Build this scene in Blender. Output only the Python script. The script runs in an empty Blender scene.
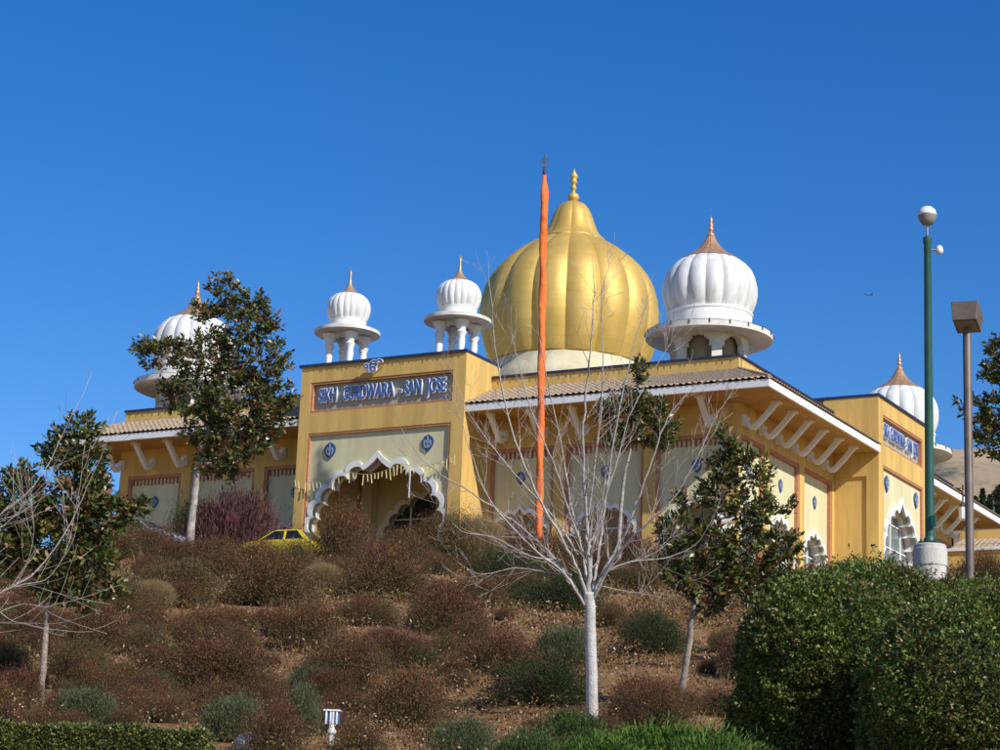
import bpy, math, random
import numpy as np
from mathutils import Vector, Matrix, noise
from mathutils.geometry import tessellate_polygon
SC = bpy.context.scene
COL = SC.collection
PI = math.pi
rng = np.random.default_rng(11)
random.seed(5)

# ------------------------------------------------------------------ camera
F = 2141.9
def rot(yaw, pitch, roll):
    cy, sy, cp, sp, cr, sr = math.cos(yaw), math.sin(yaw), math.cos(pitch), math.sin(pitch), math.cos(roll), math.sin(roll)
    fwd = np.array([sy*cp, cy*cp, sp]); right = np.array([cy, -sy, 0.]); down = np.cross(fwd, right)
    return np.array([cr*right+sr*down, -sr*right+cr*down, fwd])
R = rot(*np.radians([-29.27668669, 13.8181174, -2.31896854]))
camd = bpy.data.cameras.new('camera'); cam = bpy.data.objects.new('camera', camd); COL.objects.link(cam)
camd.sensor_width = 36; camd.lens = F*36/1000; camd.clip_end = 9000; camd.clip_start = .5
cam.matrix_world = Matrix(((R[0][0], -R[1][0], -R[2][0], 0), (R[0][1], -R[1][1], -R[2][1], 0), (R[0][2], -R[1][2], -R[2][2], 0), (0, 0, 0, 1)))
SC.camera = cam
def ray(px, py): return R.T @ np.array([px-500., py-375., F])
def at(px, py, d): return ray(px, py)/F*d
def on_y(px, py, Y): v = ray(px, py); return v*Y/v[1]

def zof(py, X, Y):
    lo, hi = -10., 90.
    for _ in range(50):
        m_ = (lo+hi)/2; c_ = R @ np.array([X, Y, m_])
        if 375+F*c_[1]/c_[2] > py: lo = m_
        else: hi = m_
    return lo

# ------------------------------------------------------------------ terrain
FX, FY = -.489, .872
def dl(x, y): return FX*x+FY*y, FY*x-FX*y
def xy(d, l): return FX*d+FY*l, FY*d-FX*l
PD = [(-60, -1.7), (4, -1.65), (12, -.5), (20, .85), (35, 2.8), (60, 7.7), (98, 14.9), (103, 15.75), (112, 16.2), (126, 17.0), (5000, 17.0)]
def sst(a, b, t): t = min(1, max(0, (t-a)/(b-a))); return t*t*(3-2*t)
def H(x, y, n=True):
    d, l = dl(x, y)
    for i in range(len(PD)-1):
        if d <= PD[i+1][0] or i == len(PD)-2:
            a, b = PD[i], PD[i+1]; z = a[1]+(b[1]-a[1])*(d-a[0])/(b[0]-a[0]); break
    z += 1.5*sst(6, 13, l)*sst(34, 50, d)*(1-sst(72, 90, d))
    z -= 1.7*sst(6, 14, l)*sst(76, 94, d)*(1-sst(150, 220, d))
    if n:
        w = sst(6, 16, d)*(1-sst(100, 106, d))
        if w > 0:
            z += w*(.30*noise.noise(Vector((x*.16, y*.16, 3)))+.12*noise.noise(Vector((x*.7, y*.7, 9)))+.05*noise.noise(Vector((x*2.3, y*2.3, 1))))
    return z
def ground_at(px, py):
    v = ray(px, py)/F; d = 8.
    while d < 125:
        p = v*d
        if H(p[0], p[1]) >= p[2]: break
        d += .25
    p = v*d
    return np.array([p[0], p[1], H(p[0], p[1])]), d

# ------------------------------------------------------------------ materials
MATS = {}
def new_mat(name):
    m = bpy.data.materials.new(name); m.use_nodes = True
    MATS[name] = m
    return m, m.node_tree.nodes, m.node_tree.links, m.node_tree.nodes['Principled BSDF']
def ramp(nodes, stops):
    r = nodes.new('ShaderNodeValToRGB')
    while len(r.color_ramp.elements) < len(stops): r.color_ramp.elements.new(.5)
    for e, (p, c) in zip(r.color_ramp.elements, stops): e.position = p; e.color = (*c, 1)
    return r
def surf(name, c1, c2=None, scale=2., rough=.8, bump=.0, bscale=40., metal=0., spec=.5, coat=0, streak=False, detail=5):
    m, n, l, b = new_mat(name)
    b.inputs['Roughness'].default_value = rough; b.inputs['Metallic'].default_value = metal
    b.inputs['Specular IOR Level'].default_value = spec; b.inputs['Coat Weight'].default_value = coat
    if c2 is None: b.inputs['Base Color'].default_value = (*c1, 1)
    tc = n.new('ShaderNodeTexCoord')
    if c2 is not None:
        t = n.new('ShaderNodeTexNoise'); t.inputs['Scale'].default_value = scale; t.inputs['Detail'].default_value = detail; t.inputs['Roughness'].default_value = .65
        mp = n.new('ShaderNodeMapping'); l.new(tc.outputs['Object'], mp.inputs['Vector']); l.new(mp.outputs[0], t.inputs['Vector'])
        if streak: mp.inputs['Scale'].default_value = (1, 1, .12)
        r = ramp(n, [(.36, c1), (.68, c2)]); l.new(t.outputs['Fac'], r.inputs[0]); l.new(r.outputs[0], b.inputs['Base Color'])
    if bump:
        t2 = n.new('ShaderNodeTexNoise'); t2.inputs['Scale'].default_value = bscale; t2.inputs['Detail'].default_value = 3
        l.new(tc.outputs['Object'], t2.inputs['Vector'])
        bp = n.new('ShaderNodeBump'); bp.inputs['Strength'].default_value = bump; bp.inputs['Distance'].default_value = .02
        l.new(t2.outputs['Fac'], bp.inputs['Height']); l.new(bp.outputs[0], b.inputs['Normal'])
    return m
def leafmat(name, stops, rough=.45, trans=.15, spec=.5, big=None):
    """leaf colour varies from leaf to leaf"""
    m, n, l, b = new_mat(name)
    g = n.new('ShaderNodeNewGeometry'); r = ramp(n, stops); r.color_ramp.interpolation = 'LINEAR'
    l.new(g.outputs['Random Per Island'], r.inputs[0])
    col = r.outputs[0]
    if big:
        tc = n.new('ShaderNodeTexCoord'); t = n.new('ShaderNodeTexNoise'); t.inputs['Scale'].default_value = big[0]; t.inputs['Detail'].default_value = 2
        l.new(tc.outputs['Object'], t.inputs['Vector'])
        r2 = ramp(n, [(.42, (0, 0, 0)), (.62, (1, 1, 1))]); l.new(t.outputs['Fac'], r2.inputs[0])
        mx = n.new('ShaderNodeMixRGB'); l.new(r2.outputs[0], mx.inputs[0]); l.new(col, mx.inputs[1])
        r3 = ramp(n, big[1]); l.new(g.outputs['Random Per Island'], r3.inputs[0]); l.new(r3.outputs[0], mx.inputs[2]); col = mx.outputs[0]
    l.new(col, b.inputs['Base Color'])
    b.inputs['Roughness'].default_value = rough; b.inputs['Specular IOR Level'].default_value = spec
    if trans:
        tr = n.new('ShaderNodeBsdfTranslucent'); l.new(col, tr.inputs['Color'])
        ms = n.new('ShaderNodeMixShader'); ms.inputs[0].default_value = trans
        l.new(b.outputs[0], ms.inputs[1]); l.new(tr.outputs[0], ms.inputs[2])
        l.new(ms.outputs[0], n['Material Output'].inputs['Surface'])
    return m

M_yel = surf('yellow_stucco', (.53, .345, .10), (.73, .475, .14), 1.6, .9, .5, 30, streak=True)
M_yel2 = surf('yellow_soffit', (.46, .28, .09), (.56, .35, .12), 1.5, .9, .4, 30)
M_cream = surf('cream_stucco', (.56, .515, .30), (.70, .65, .39), 1.1, .9, .4, 35, streak=True)
M_salm = surf('terracotta_paint', (.40, .16, .085), (.50, .23, .12), 4, .8)
M_fringe = surf('rust_paint', (.25, .07, .04), (.36, .12, .07), 4, .8)
M_white = surf('white_paint', (.74, .73, .69), (.82, .81, .78), 1.6, .55, .15, 20, streak=True)
M_dome = surf('white_dome_shell', (.55, .54, .50), (.83, .83, .82), 2.1, .38, .1, 12, streak=True)
M_disc = surf('weathered_white_plaster', (.55, .52, .45), (.76, .74, .69), 1.4, .75, .3, 18, detail=8)
M_ivory = surf('ivory_plaster', (.52, .45, .28), (.68, .61, .42), 1.0, .75, .3, 18, detail=8)
M_copper = surf('copper', (.46, .24, .12), (.66, .42, .24), 5, .45, .2, 20, metal=.5)
M_blue = surf('blue_trim', (.01, .018, .065), (.02, .04, .13), 6, .45)
M_letb = surf('blue_letter_face', (.05, .11, .36), None, rough=.35)
M_letw = surf('white_letter_edge', (.75, .78, .84), None, rough=.4)
M_mark = surf('faded_blue_mark', (.28, .36, .48), None, rough=.6)
M_shield = surf('shield_blue', (.035, .075, .20), None, rough=.5)
M_board = surf('grey_sign_board', (.34, .33, .25), (.42, .40, .30), 3, .85)
M_tile = surf('roof_tile', (.30, .215, .14), (.48, .37, .26), 6, .85, .5, 25)
M_deck = surf('roof_deck', (.35, .33, .3), (.42, .4, .36), 2, .9)
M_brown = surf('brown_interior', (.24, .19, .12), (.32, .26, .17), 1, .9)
M_glass = surf('window_glass', (.03, .045, .05), None, rough=.06, spec=.9)
M_glass2 = surf('pale_window_glass', (.16, .2, .2), None, rough=.08, spec=1.0)
M_conc = surf('concrete', (.40, .38, .34), (.58, .56, .51), 3, .9, .8, 20, streak=True, detail=8)
M_green = surf('green_pole_paint', (.012, .075, .055), (.02, .105, .075), 2.5, .42)
M_bronze = surf('taupe_pole_paint', (.11, .082, .062), (.17, .13, .10), 3, .5)
M_lampw = surf('lamp_globe', (.7, .7, .66), (.8, .8, .78), 3, .3)
M_lampg = surf('grey_lamp_housing', (.2, .2, .18), (.3, .29, .26), 3, .5)
M_orange = surf('orange_cloth', (.72, .13, .02), (.88, .22, .045), 3.5, .85, .8, 9)
M_steel = surf('steel', (.35, .36, .38), None, rough=.35, metal=.8)
M_navy = surf('navy_cloth', (.03, .04, .13), None, rough=.8)
M_carY = surf('yellow_car_paint', (.85, .62, .01), None, rough=.25, coat=.6)
M_carW = surf('silver_blue_car_paint', (.5, .58, .66), None, rough=.25, coat=.6)
M_carG = surf('car_glass', (.01, .013, .015), None, rough=.05, spec=.8)
M_rub = surf('rubber', (.02, .02, .02), None, rough=.8)
M_barkw = surf('pale_bark', (.42, .40, .37), (.66, .64, .60), 5, .85, .7, 30, detail=8)
M_barkm = surf('mottled_bark', (.22, .19, .16), (.52, .48, .43), 4, .85, .8, 20, detail=8)
M_limb = surf('grey_limb_bark', (.30, .275, .25), (.52, .49, .45), 4, .85, .7, 30, detail=8)
M_twig = surf('pale_twig', (.28, .22, .19), (.50, .43, .38), 3, .85)
M_bark = surf('grey_brown_bark', (.22, .17, .125), (.40, .33, .26), 6, .9, .9, 25, detail=8)
M_barkd = surf('dark_twigs', (.05, .03, .02), (.10, .065, .045), 6, .9)
M_hose = surf('turquoise_hose', (.05, .38, .30), None, rough=.5)
M_sun = surf('sunlit_house_wall', (.7, .52, .3), None, rough=.8)
M_pink = surf('rose_base_paint', (.42, .20, .15), (.50, .26, .20), 1.5, .9, .3, 25)
M_pennant = surf('yellow_pennant', (.36, .31, .14), (.52, .46, .25), 8, .8)
M_bird = surf('bird_feathers', (.05, .04, .035), None, rough=.9)

# gold: satin metallic paint with faint panel mottling
M_gold, n, l, b = new_mat('gold_dome_shell')
tc = n.new('ShaderNodeTexCoord'); t = n.new('ShaderNodeTexNoise'); t.inputs['Scale'].default_value = .55; t.inputs['Detail'].default_value = 7
l.new(tc.outputs['Object'], t.inputs['Vector'])
r = ramp(n, [(.3, (.56, .365, .08)), (.7, (.70, .475, .135))]); l.new(t.outputs['Fac'], r.inputs[0]); l.new(r.outputs[0], b.inputs['Base Color'])
b.inputs['Metallic'].default_value = .38
r2 = n.new('ShaderNodeMapRange'); r2.inputs['To Min'].default_value = .48; r2.inputs['To Max'].default_value = .62
t3 = n.new('ShaderNodeTexNoise'); t3.inputs['Scale'].default_value = 3; l.new(tc.outputs['Object'], t3.inputs['Vector'])
l.new(t3.outputs['Fac'], r2.inputs[0]); l.new(r2.outputs[0], b.inputs['Roughness'])
bp = n.new('ShaderNodeBump'); bp.inputs['Strength'].default_value = .25; bp.inputs['Distance'].default_value = .05
t4 = n.new('ShaderNodeTexNoise'); t4.inputs['Scale'].default_value = 1.6; t4.inputs['Detail'].default_value = 3; l.new(tc.outputs['Object'], t4.inputs['Vector'])
sp = n.new('ShaderNodeSeparateXYZ'); l.new(tc.outputs['Object'], sp.inputs[0])
at2 = n.new('ShaderNodeMath'); at2.operation = 'ARCTAN2'; l.new(sp.outputs['Y'], at2.inputs[0]); l.new(sp.outputs['X'], at2.inputs[1])
ms_ = n.new('ShaderNodeMath'); ms_.operation = 'MULTIPLY'; ms_.inputs[1].default_value = 5.6; l.new(at2.outputs[0], ms_.inputs[0])
cb = n.new('ShaderNodeCombineXYZ'); l.new(ms_.outputs[0], cb.inputs[0]); l.new(sp.outputs['Z'], cb.inputs[1])
bk = n.new('ShaderNodeTexBrick'); bk.inputs['Scale'].default_value = 1.0; bk.inputs['Brick Width'].default_value = 1.1; bk.inputs['Row Height'].default_value = .55; bk.inputs['Mortar Size'].default_value = .012
bk.inputs['Color1'].default_value = (1, 1, 1, 1); bk.inputs['Color2'].default_value = (.86, .84, .78, 1); bk.inputs['Mortar'].default_value = (.62, .56, .45, 1); l.new(cb.outputs[0], bk.inputs['Vector'])
mu = n.new('ShaderNodeMixRGB'); mu.blend_type = 'MULTIPLY'; mu.inputs[0].default_value = .4; l.new(r.outputs[0], mu.inputs[1]); l.new(bk.outputs['Color'], mu.inputs[2]); l.new(mu.outputs[0], b.inputs['Base Color'])
l.new(t4.outputs['Fac'], bp.inputs['Height']); l.new(bp.outputs[0], b.inputs['Normal'])

# ground: dry soil, mulch and bits
M_ground, n, l, b = new_mat('dry_soil')
tc = n.new('ShaderNodeTexCoord')
def nz(s, d=8, o='Fac', rr=.65):
    t = n.new('ShaderNodeTexNoise'); t.inputs['Scale'].default_value = s; t.inputs['Detail'].default_value = d; t.inputs['Roughness'].default_value = rr
    l.new(tc.outputs['Object'], t.inputs['Vector']); return t.outputs[o]
ra = ramp(n, [(.32, (.13, .06, .025)), (.5, (.25, .13, .052)), (.7, (.38, .23, .10))]); l.new(nz(.35), ra.inputs[0])
rb = ramp(n, [(.35, (.06, .03, .014)), (.5, (.27, .14, .058)), (.66, (.46, .31, .17))]); l.new(nz(7, 6, rr=.8), rb.inputs[0])
mx = n.new('ShaderNodeMixRGB'); mx.inputs[0].default_value = .55; l.new(ra.outputs[0], mx.inputs[1]); l.new(rb.outputs[0], mx.inputs[2])
rc = ramp(n, [(.56, (0, 0, 0)), (.66, (1, 1, 1))]); l.new(nz(.9, 5), rc.inputs[0])
mx2 = n.new('ShaderNodeMixRGB'); l.new(rc.outputs[0], mx2.inputs[0]); l.new(mx.outputs[0], mx2.inputs[1]); mx2.inputs[2].default_value = (.14, .08, .035, 1)
l.new(mx2.outputs[0], b.inputs['Base Color']); b.inputs['Roughness'].default_value = .95; b.inputs['Specular IOR Level'].default_value = .15
bp = n.new('ShaderNodeBump'); bp.inputs['Strength'].default_value = 1; bp.inputs['Distance'].default_value = .06
l.new(nz(9, 8), bp.inputs['Height']); l.new(bp.outputs[0], b.inputs['Normal'])

M_hill, n, l, b = new_mat('dry_grass_hills')
tc = n.new('ShaderNodeTexCoord')
ra = ramp(n, [(.35, (.29, .21, .135)), (.6, (.38, .285, .185))]); l.new(nz(.012, 8), ra.inputs[0])
rb = ramp(n, [(.57, (0, 0, 0)), (.66, (1, 1, 1))]); l.new(nz(.006, 10, rr=.75), rb.inputs[0])
mx = n.new('ShaderNodeMixRGB'); l.new(rb.outputs[0], mx.inputs[0]); l.new(ra.outputs[0], mx.inputs[1]); mx.inputs[2].default_value = (.06, .08, .07, 1)
l.new(mx.outputs[0], b.inputs['Base Color']); b.inputs['Roughness'].default_value = 1; b.inputs['Specular IOR Level'].default_value = .05

L_mag = leafmat('magnolia_leaves', [(0, (.035, .05, .013)), (.4, (.075, .105, .022)), (.72, (.14, .17, .035)), (.82, (.17, .095, .035)), (.93, (.28, .14, .055)), (1, (.38, .30, .10))], .36, .14, .5)
L_magd = leafmat('magnolia_leaves_young', [(0, (.03, .06, .015)), (.6, (.07, .12, .03)), (.75, (.16, .06, .04)), (1, (.26, .11, .07))], .32, .12, .5)
L_hedge = leafmat('hedge_leaves', [(0, (.04, .08, .013)), (.5, (.11, .175, .028)), (.85, (.25, .32, .055)), (.94, (.2, .2, .06)), (1, (.20, .07, .035))], .42, .2, .4,
                  big=(1.1, [(0, (.035, .06, .012)), (.6, (.105, .14, .028)), (.85, (.2, .19, .045)), (1, (.32, .14, .06))]))
L_box = leafmat('clipped_hedge_leaves', [(0, (.035, .05, .012)), (.5, (.10, .13, .028)), (.85, (.20, .22, .05)), (1, (.32, .24, .07))], .5, .2, .4)
def kind(name, stops): return leafmat(name, stops, .75, .2, .15)
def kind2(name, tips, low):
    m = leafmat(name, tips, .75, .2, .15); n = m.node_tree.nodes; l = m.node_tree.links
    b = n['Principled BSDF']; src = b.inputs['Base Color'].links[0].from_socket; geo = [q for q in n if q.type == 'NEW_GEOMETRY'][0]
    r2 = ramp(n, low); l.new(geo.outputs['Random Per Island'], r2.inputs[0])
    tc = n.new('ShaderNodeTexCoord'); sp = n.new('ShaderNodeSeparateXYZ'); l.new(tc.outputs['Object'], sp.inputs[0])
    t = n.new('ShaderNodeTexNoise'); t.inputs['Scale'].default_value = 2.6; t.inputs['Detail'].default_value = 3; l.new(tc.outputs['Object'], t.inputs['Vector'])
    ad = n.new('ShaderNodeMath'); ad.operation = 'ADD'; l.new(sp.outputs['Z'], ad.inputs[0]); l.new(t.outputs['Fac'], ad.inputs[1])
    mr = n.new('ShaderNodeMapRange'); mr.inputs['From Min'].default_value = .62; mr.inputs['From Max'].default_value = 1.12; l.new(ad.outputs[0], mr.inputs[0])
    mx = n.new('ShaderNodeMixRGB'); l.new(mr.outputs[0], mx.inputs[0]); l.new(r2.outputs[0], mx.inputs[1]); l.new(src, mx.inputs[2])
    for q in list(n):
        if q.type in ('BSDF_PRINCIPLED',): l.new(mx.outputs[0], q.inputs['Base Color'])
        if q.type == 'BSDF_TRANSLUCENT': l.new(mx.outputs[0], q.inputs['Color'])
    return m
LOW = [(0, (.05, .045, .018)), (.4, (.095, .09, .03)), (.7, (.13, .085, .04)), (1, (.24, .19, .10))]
KM = {
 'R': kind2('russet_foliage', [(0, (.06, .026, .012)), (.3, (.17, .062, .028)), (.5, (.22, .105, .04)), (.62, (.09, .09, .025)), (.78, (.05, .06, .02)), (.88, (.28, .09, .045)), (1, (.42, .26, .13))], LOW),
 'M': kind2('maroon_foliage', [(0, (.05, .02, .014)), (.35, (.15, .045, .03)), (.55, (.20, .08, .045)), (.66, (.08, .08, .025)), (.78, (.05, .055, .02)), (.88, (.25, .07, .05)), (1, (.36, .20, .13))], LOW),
 'O': kind('olive_brown_foliage', [(0, (.05, .045, .015)), (.5, (.11, .09, .03)), (.8, (.19, .11, .045)), (1, (.28, .22, .09))]),
 'P': kind('pink_purple_foliage', [(0, (.06, .028, .028)), (.5, (.14, .06, .062)), (.85, (.20, .10, .095)), (1, (.10, .08, .045))]),
 'G': kind('grey_green_foliage', [(0, (.055, .07, .032)), (.5, (.105, .125, .058)), (1, (.20, .22, .12))]),
 'D': kind('dark_green_foliage', [(0, (.018, .035, .013)), (.6, (.04, .065, .02)), (1, (.09, .11, .04))]),
 'B': kind('bright_green_foliage', [(0, (.03, .075, .014)), (.5, (.08, .16, .025)), (1, (.17, .27, .05))]),
 'D2': kind('fresh_green_foliage', [(0, (.03, .06, .018)), (.5, (.07, .12, .03)), (1, (.13, .19, .06))]),
 'Y': kind('straw_foliage', [(0, (.17, .11, .05)), (.5, (.30, .21, .10)), (1, (.42, .32, .17))]),
 'F': kind('magenta_flowers', [(0, (.28, .04, .12)), (.6, (.2, .07, .08)), (1, (.5, .12, .26))]),
}
L_cover = leafmat('scrub_and_litter', [(0, (.05, .024, .013)), (.3, (.14, .06, .028)), (.55, (.22, .115, .045)), (.75, (.10, .10, .028)), (.92, (.36, .24, .12)), (1, (.6, .52, .42))], .85, .15, .1)
L_cyp = leafmat('cypress_foliage', [(0, (.012, .022, .012)), (1, (.04, .06, .03))], .8, .05, .1)

# ------------------------------------------------------------------ helpers
class MB:
    def __init__(s): s.v = []; s.f = []
    def add(s, vs, fs):
        o = len(s.v); s.v += [tuple(map(float, q)) for q in vs]; s.f += [tuple(i+o for i in f) for f in fs]
    def box(s, x0, y0, z0, x1, y1, z1):
        if x0 > x1: x0, x1 = x1, x0
        if y0 > y1: y0, y1 = y1, y0
        s.add([(x0, y0, z0), (x1, y0, z0), (x1, y1, z0), (x0, y1, z0), (x0, y0, z1), (x1, y0, z1), (x1, y1, z1), (x0, y1, z1)],
              [(0, 3, 2, 1), (4, 5, 6, 7), (0, 1, 5, 4), (1, 2, 6, 5), (2, 3, 7, 6), (3, 0, 4, 7)])
    def lathe(s, prof, n, cx, cy, lobes=0, amp=0., phase=0., cap=True):
        k = len(prof); vs = []; fs = []
        for (r, z, *w) in prof:
            la = w[0] if w else (1. if lobes else 0.)
            for i in range(n):
                a = 2*PI*i/n+phase
                rr = r
                if lobes and la:
                    u = ((i*lobes/n) % 1)*2-1
                    rr = r*(1-amp*la*abs(u)**2.2)
                vs.append((cx+rr*math.cos(a), cy+rr*math.sin(a), z))
        for j in range(k-1):
            for i in range(n):
                i2 = (i+1) % n; fs.append((j*n+i, j*n+i2, (j+1)*n+i2, (j+1)*n+i))
        if cap: fs.append(tuple(range(n))[::-1]); fs.append(tuple((k-1)*n+i for i in range(n)))
        s.add(vs, fs)
    def tube(s, pts, rad, n=6, cap=True):
        pts = [Vector(p) for p in pts]; k = len(pts); vs = []; fs = []
        if k < 2: return
        t0 = (pts[1]-pts[0]).normalized(); ref = Vector((0, 0, 1)) if abs(t0.z) < .9 else Vector((1, 0, 0)); u = t0.cross(ref).normalized()
        for j in range(k):
            t = (pts[min(j+1, k-1)]-pts[max(j-1, 0)]).normalized()
            u = (u-t*u.dot(t)).normalized(); w = t.cross(u); r = rad[j] if hasattr(rad, '__len__') else rad
            for i in range(n):
                a = 2*PI*i/n; vs.append(pts[j]+(u*math.cos(a)+w*math.sin(a))*r)
        for j in range(k-1):
            for i in range(n): i2 = (i+1) % n; fs.append((j*n+i, j*n+i2, (j+1)*n+i2, (j+1)*n+i))
        if cap: fs.append(tuple(range(n))[::-1]); fs.append(tuple((k-1)*n+i for i in range(n)))
        s.add(vs, fs)
    def prism(s, poly, fn, a, b):
        """closed 2D outline pushed along a third axis from a to b; fn(u, v, w) gives the 3D point"""
        n = len(poly); vs = [fn(u, v, a) for u, v in poly]+[fn(u, v, b) for u, v in poly]
        tris = tessellate_polygon([[Vector((u, v, 0)) for u, v in poly]])
        fs = [tuple(t) for t in tris]+[tuple(i+n for i in t)[::-1] for t in tris]
        fs += [(i, (i+1) % n, (i+1) % n+n, i+n) for i in range(n)]
        s.add(vs, fs)
    def strip(s, inner, outer, fn, a, b):
        n = len(inner); vs = []
        for c in (inner, outer):
            for w in (a, b): vs += [fn(u, v, w) for u, v in c]
        fs = []
        for i in range(n-1):
            for p, q in ((0, 1), (1, 3), (3, 2), (2, 0)): fs.append((p*n+i, p*n+i+1, q*n+i+1, q*n+i))
        fs += [(0, n, 3*n, 2*n), (n-1, 2*n-1, 4*n-1, 3*n-1)]
        s.add(vs, fs)
    def build(s, name, mat, parent=None, smooth=False, org=None, angle=None):
        return mesh_obj(name, s.v, s.f, mat, parent, smooth, org, angle)
def wloc(o):
    v = Vector(o.location)
    while o.parent: o = o.parent; v += Vector(o.location)
    return v
def mesh_obj(name, v, f, mat, parent=None, smooth=False, org=None, angle=None):
    me = bpy.data.meshes.new(name)
    v = np.array(v, dtype=float)
    base = np.array(wloc(parent)) if parent else (np.array(org, dtype=float) if org is not None else np.zeros(3))
    me.from_pydata((v-base).tolist(), [], f)
    me.materials.append(mat); me.validate()
    import bmesh
    if len(f) < 200000:
        bm = bmesh.new(); bm.from_mesh(me); bmesh.ops.recalc_face_normals(bm, faces=bm.faces); bm.to_mesh(me); bm.free()
    if smooth: me.polygons.foreach_set('use_smooth', [True]*len(me.polygons))
    if smooth and angle: me.set_sharp_from_angle(angle=math.radians(angle))
    o = bpy.data.objects.new(name, me); COL.objects.link(o)
    if parent: o.parent = parent
    elif org is not None: o.location = base
    return o
def quads_obj(name, V, mat, parent=None, org=None):
    """V: (n,4,3) array of quads"""
    n = len(V); me = bpy.data.meshes.new(name)
    base = np.array(wloc(parent)) if parent else (np.array(org, dtype=float) if org is not None else np.zeros(3))
    me.vertices.add(n*4); me.loops.add(n*4); me.polygons.add(n)
    me.vertices.foreach_set('co', (V.reshape(-1, 3)-base).astype(np.float32).ravel())
    me.loops.foreach_set('vertex_index', np.arange(n*4, dtype=np.int32))
    me.polygons.foreach_set('loop_start', np.arange(0, n*4, 4, dtype=np.int32))
    me.update(calc_edges=True); me.materials.append(mat)
    o = bpy.data.objects.new(name, me); COL.objects.link(o)
    if parent: o.parent = parent
    elif org is not None: o.location = base
    return o
def tag(o, label=None, cat=None, group=None, kind=None):
    if label: o['label'] = label
    if cat: o['category'] = cat
    if group: o['group'] = group
    if kind: o['kind'] = kind
    return o
def thing(name, loc, label, cat, group=None):
    o = bpy.data.objects.new(name, None); COL.objects.link(o); o.location = [float(q) for q in loc]; o.empty_display_size = .3
    return tag(o, label, cat, group)
def nrm(a): return a/np.maximum(1e-9, np.linalg.norm(a, axis=-1, keepdims=True))
def leaves(base, dirs, L, W, fold=.18):
    """kite shaped leaves: base points, directions, lengths, widths -> (n,4,3)"""
    n = len(base); dirs = nrm(dirs); side = nrm(np.cross(dirs, rng.normal(size=(n, 3)))); up = np.cross(side, dirs)
    L = np.broadcast_to(L, (n,))[:, None]; W = np.broadcast_to(W, (n,))[:, None]
    mid = base+dirs*L*.5+up*W*fold
    return np.stack([base, mid+side*W*.5, base+dirs*L-up*L*.06, mid-side*W*.5], axis=1)
def blades(base, dirs, L, W):
    n = len(base); dirs = nrm(dirs); side = nrm(np.cross(dirs, rng.normal(size=(n, 3))))
    L = np.broadcast_to(L, (n,))[:, None]; W = np.broadcast_to(W, (n,))[:, None]
    return np.stack([base-side*W*.5, base+side*W*.5, base+dirs*L+side*W*.12, base+dirs*L-side*W*.12], axis=1)

# ------------------------------------------------------------------ the setting
def grid(name, ds, ls, hf, mat):
    vs = [];
    for d in ds:
        for q in ls: x, y = xy(d, q); vs.append((x, y, hf(x, y, d, q)))
    n = len(ls); fs = [(i*n+j, i*n+j+1, (i+1)*n+j+1, (i+1)*n+j) for i in range(len(ds)-1) for j in range(n-1)]
    o = mesh_obj(name, vs, fs, mat, smooth=True); tag(o, kind='structure'); return o
ds = list(np.arange(-60, 10, 5))+list(np.arange(10, 128, .5))+list(np.arange(128, 300, 20))+[400, 700, 1200, 2200, 4000]
ls = [-3000, -1500, -800, -400, -200, -120, -90]+list(np.arange(-75, -42, 3))+list(np.arange(-42, 36, .5))+list(np.arange(36, 75, 3))+[90, 120, 200, 400, 800, 1500, 3000]
grid('ground', ds, ls, lambda x, y, d, q: H(x, y), M_ground)
def HH(d, q):
    a = q-(.10*d)                                   # the range rises on the right behind the building
    z = 16+(208+.03*max(0, a))*sst(300, 1350, d)*sst(-90, 110, a)*(1-.25*sst(1500, 2600, d))
    z += 42*sst(230, 330, d)*sst(30, 70, q)
    z += 16*noise.noise(Vector((d*.004, q*.006, 2)))*sst(330, 900, d)+6*noise.noise(Vector((d*.02, q*.02, 5)))*sst(330, 600, d)
    return z-6*(1-sst(230, 260, d))
grid('hills', np.concatenate([np.arange(215, 420, 12), np.arange(440, 1500, 20), np.arange(1500, 2700, 100)]), np.arange(-300, 1300, 16), lambda x, y, d, q: HH(d, q), M_hill)

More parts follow.
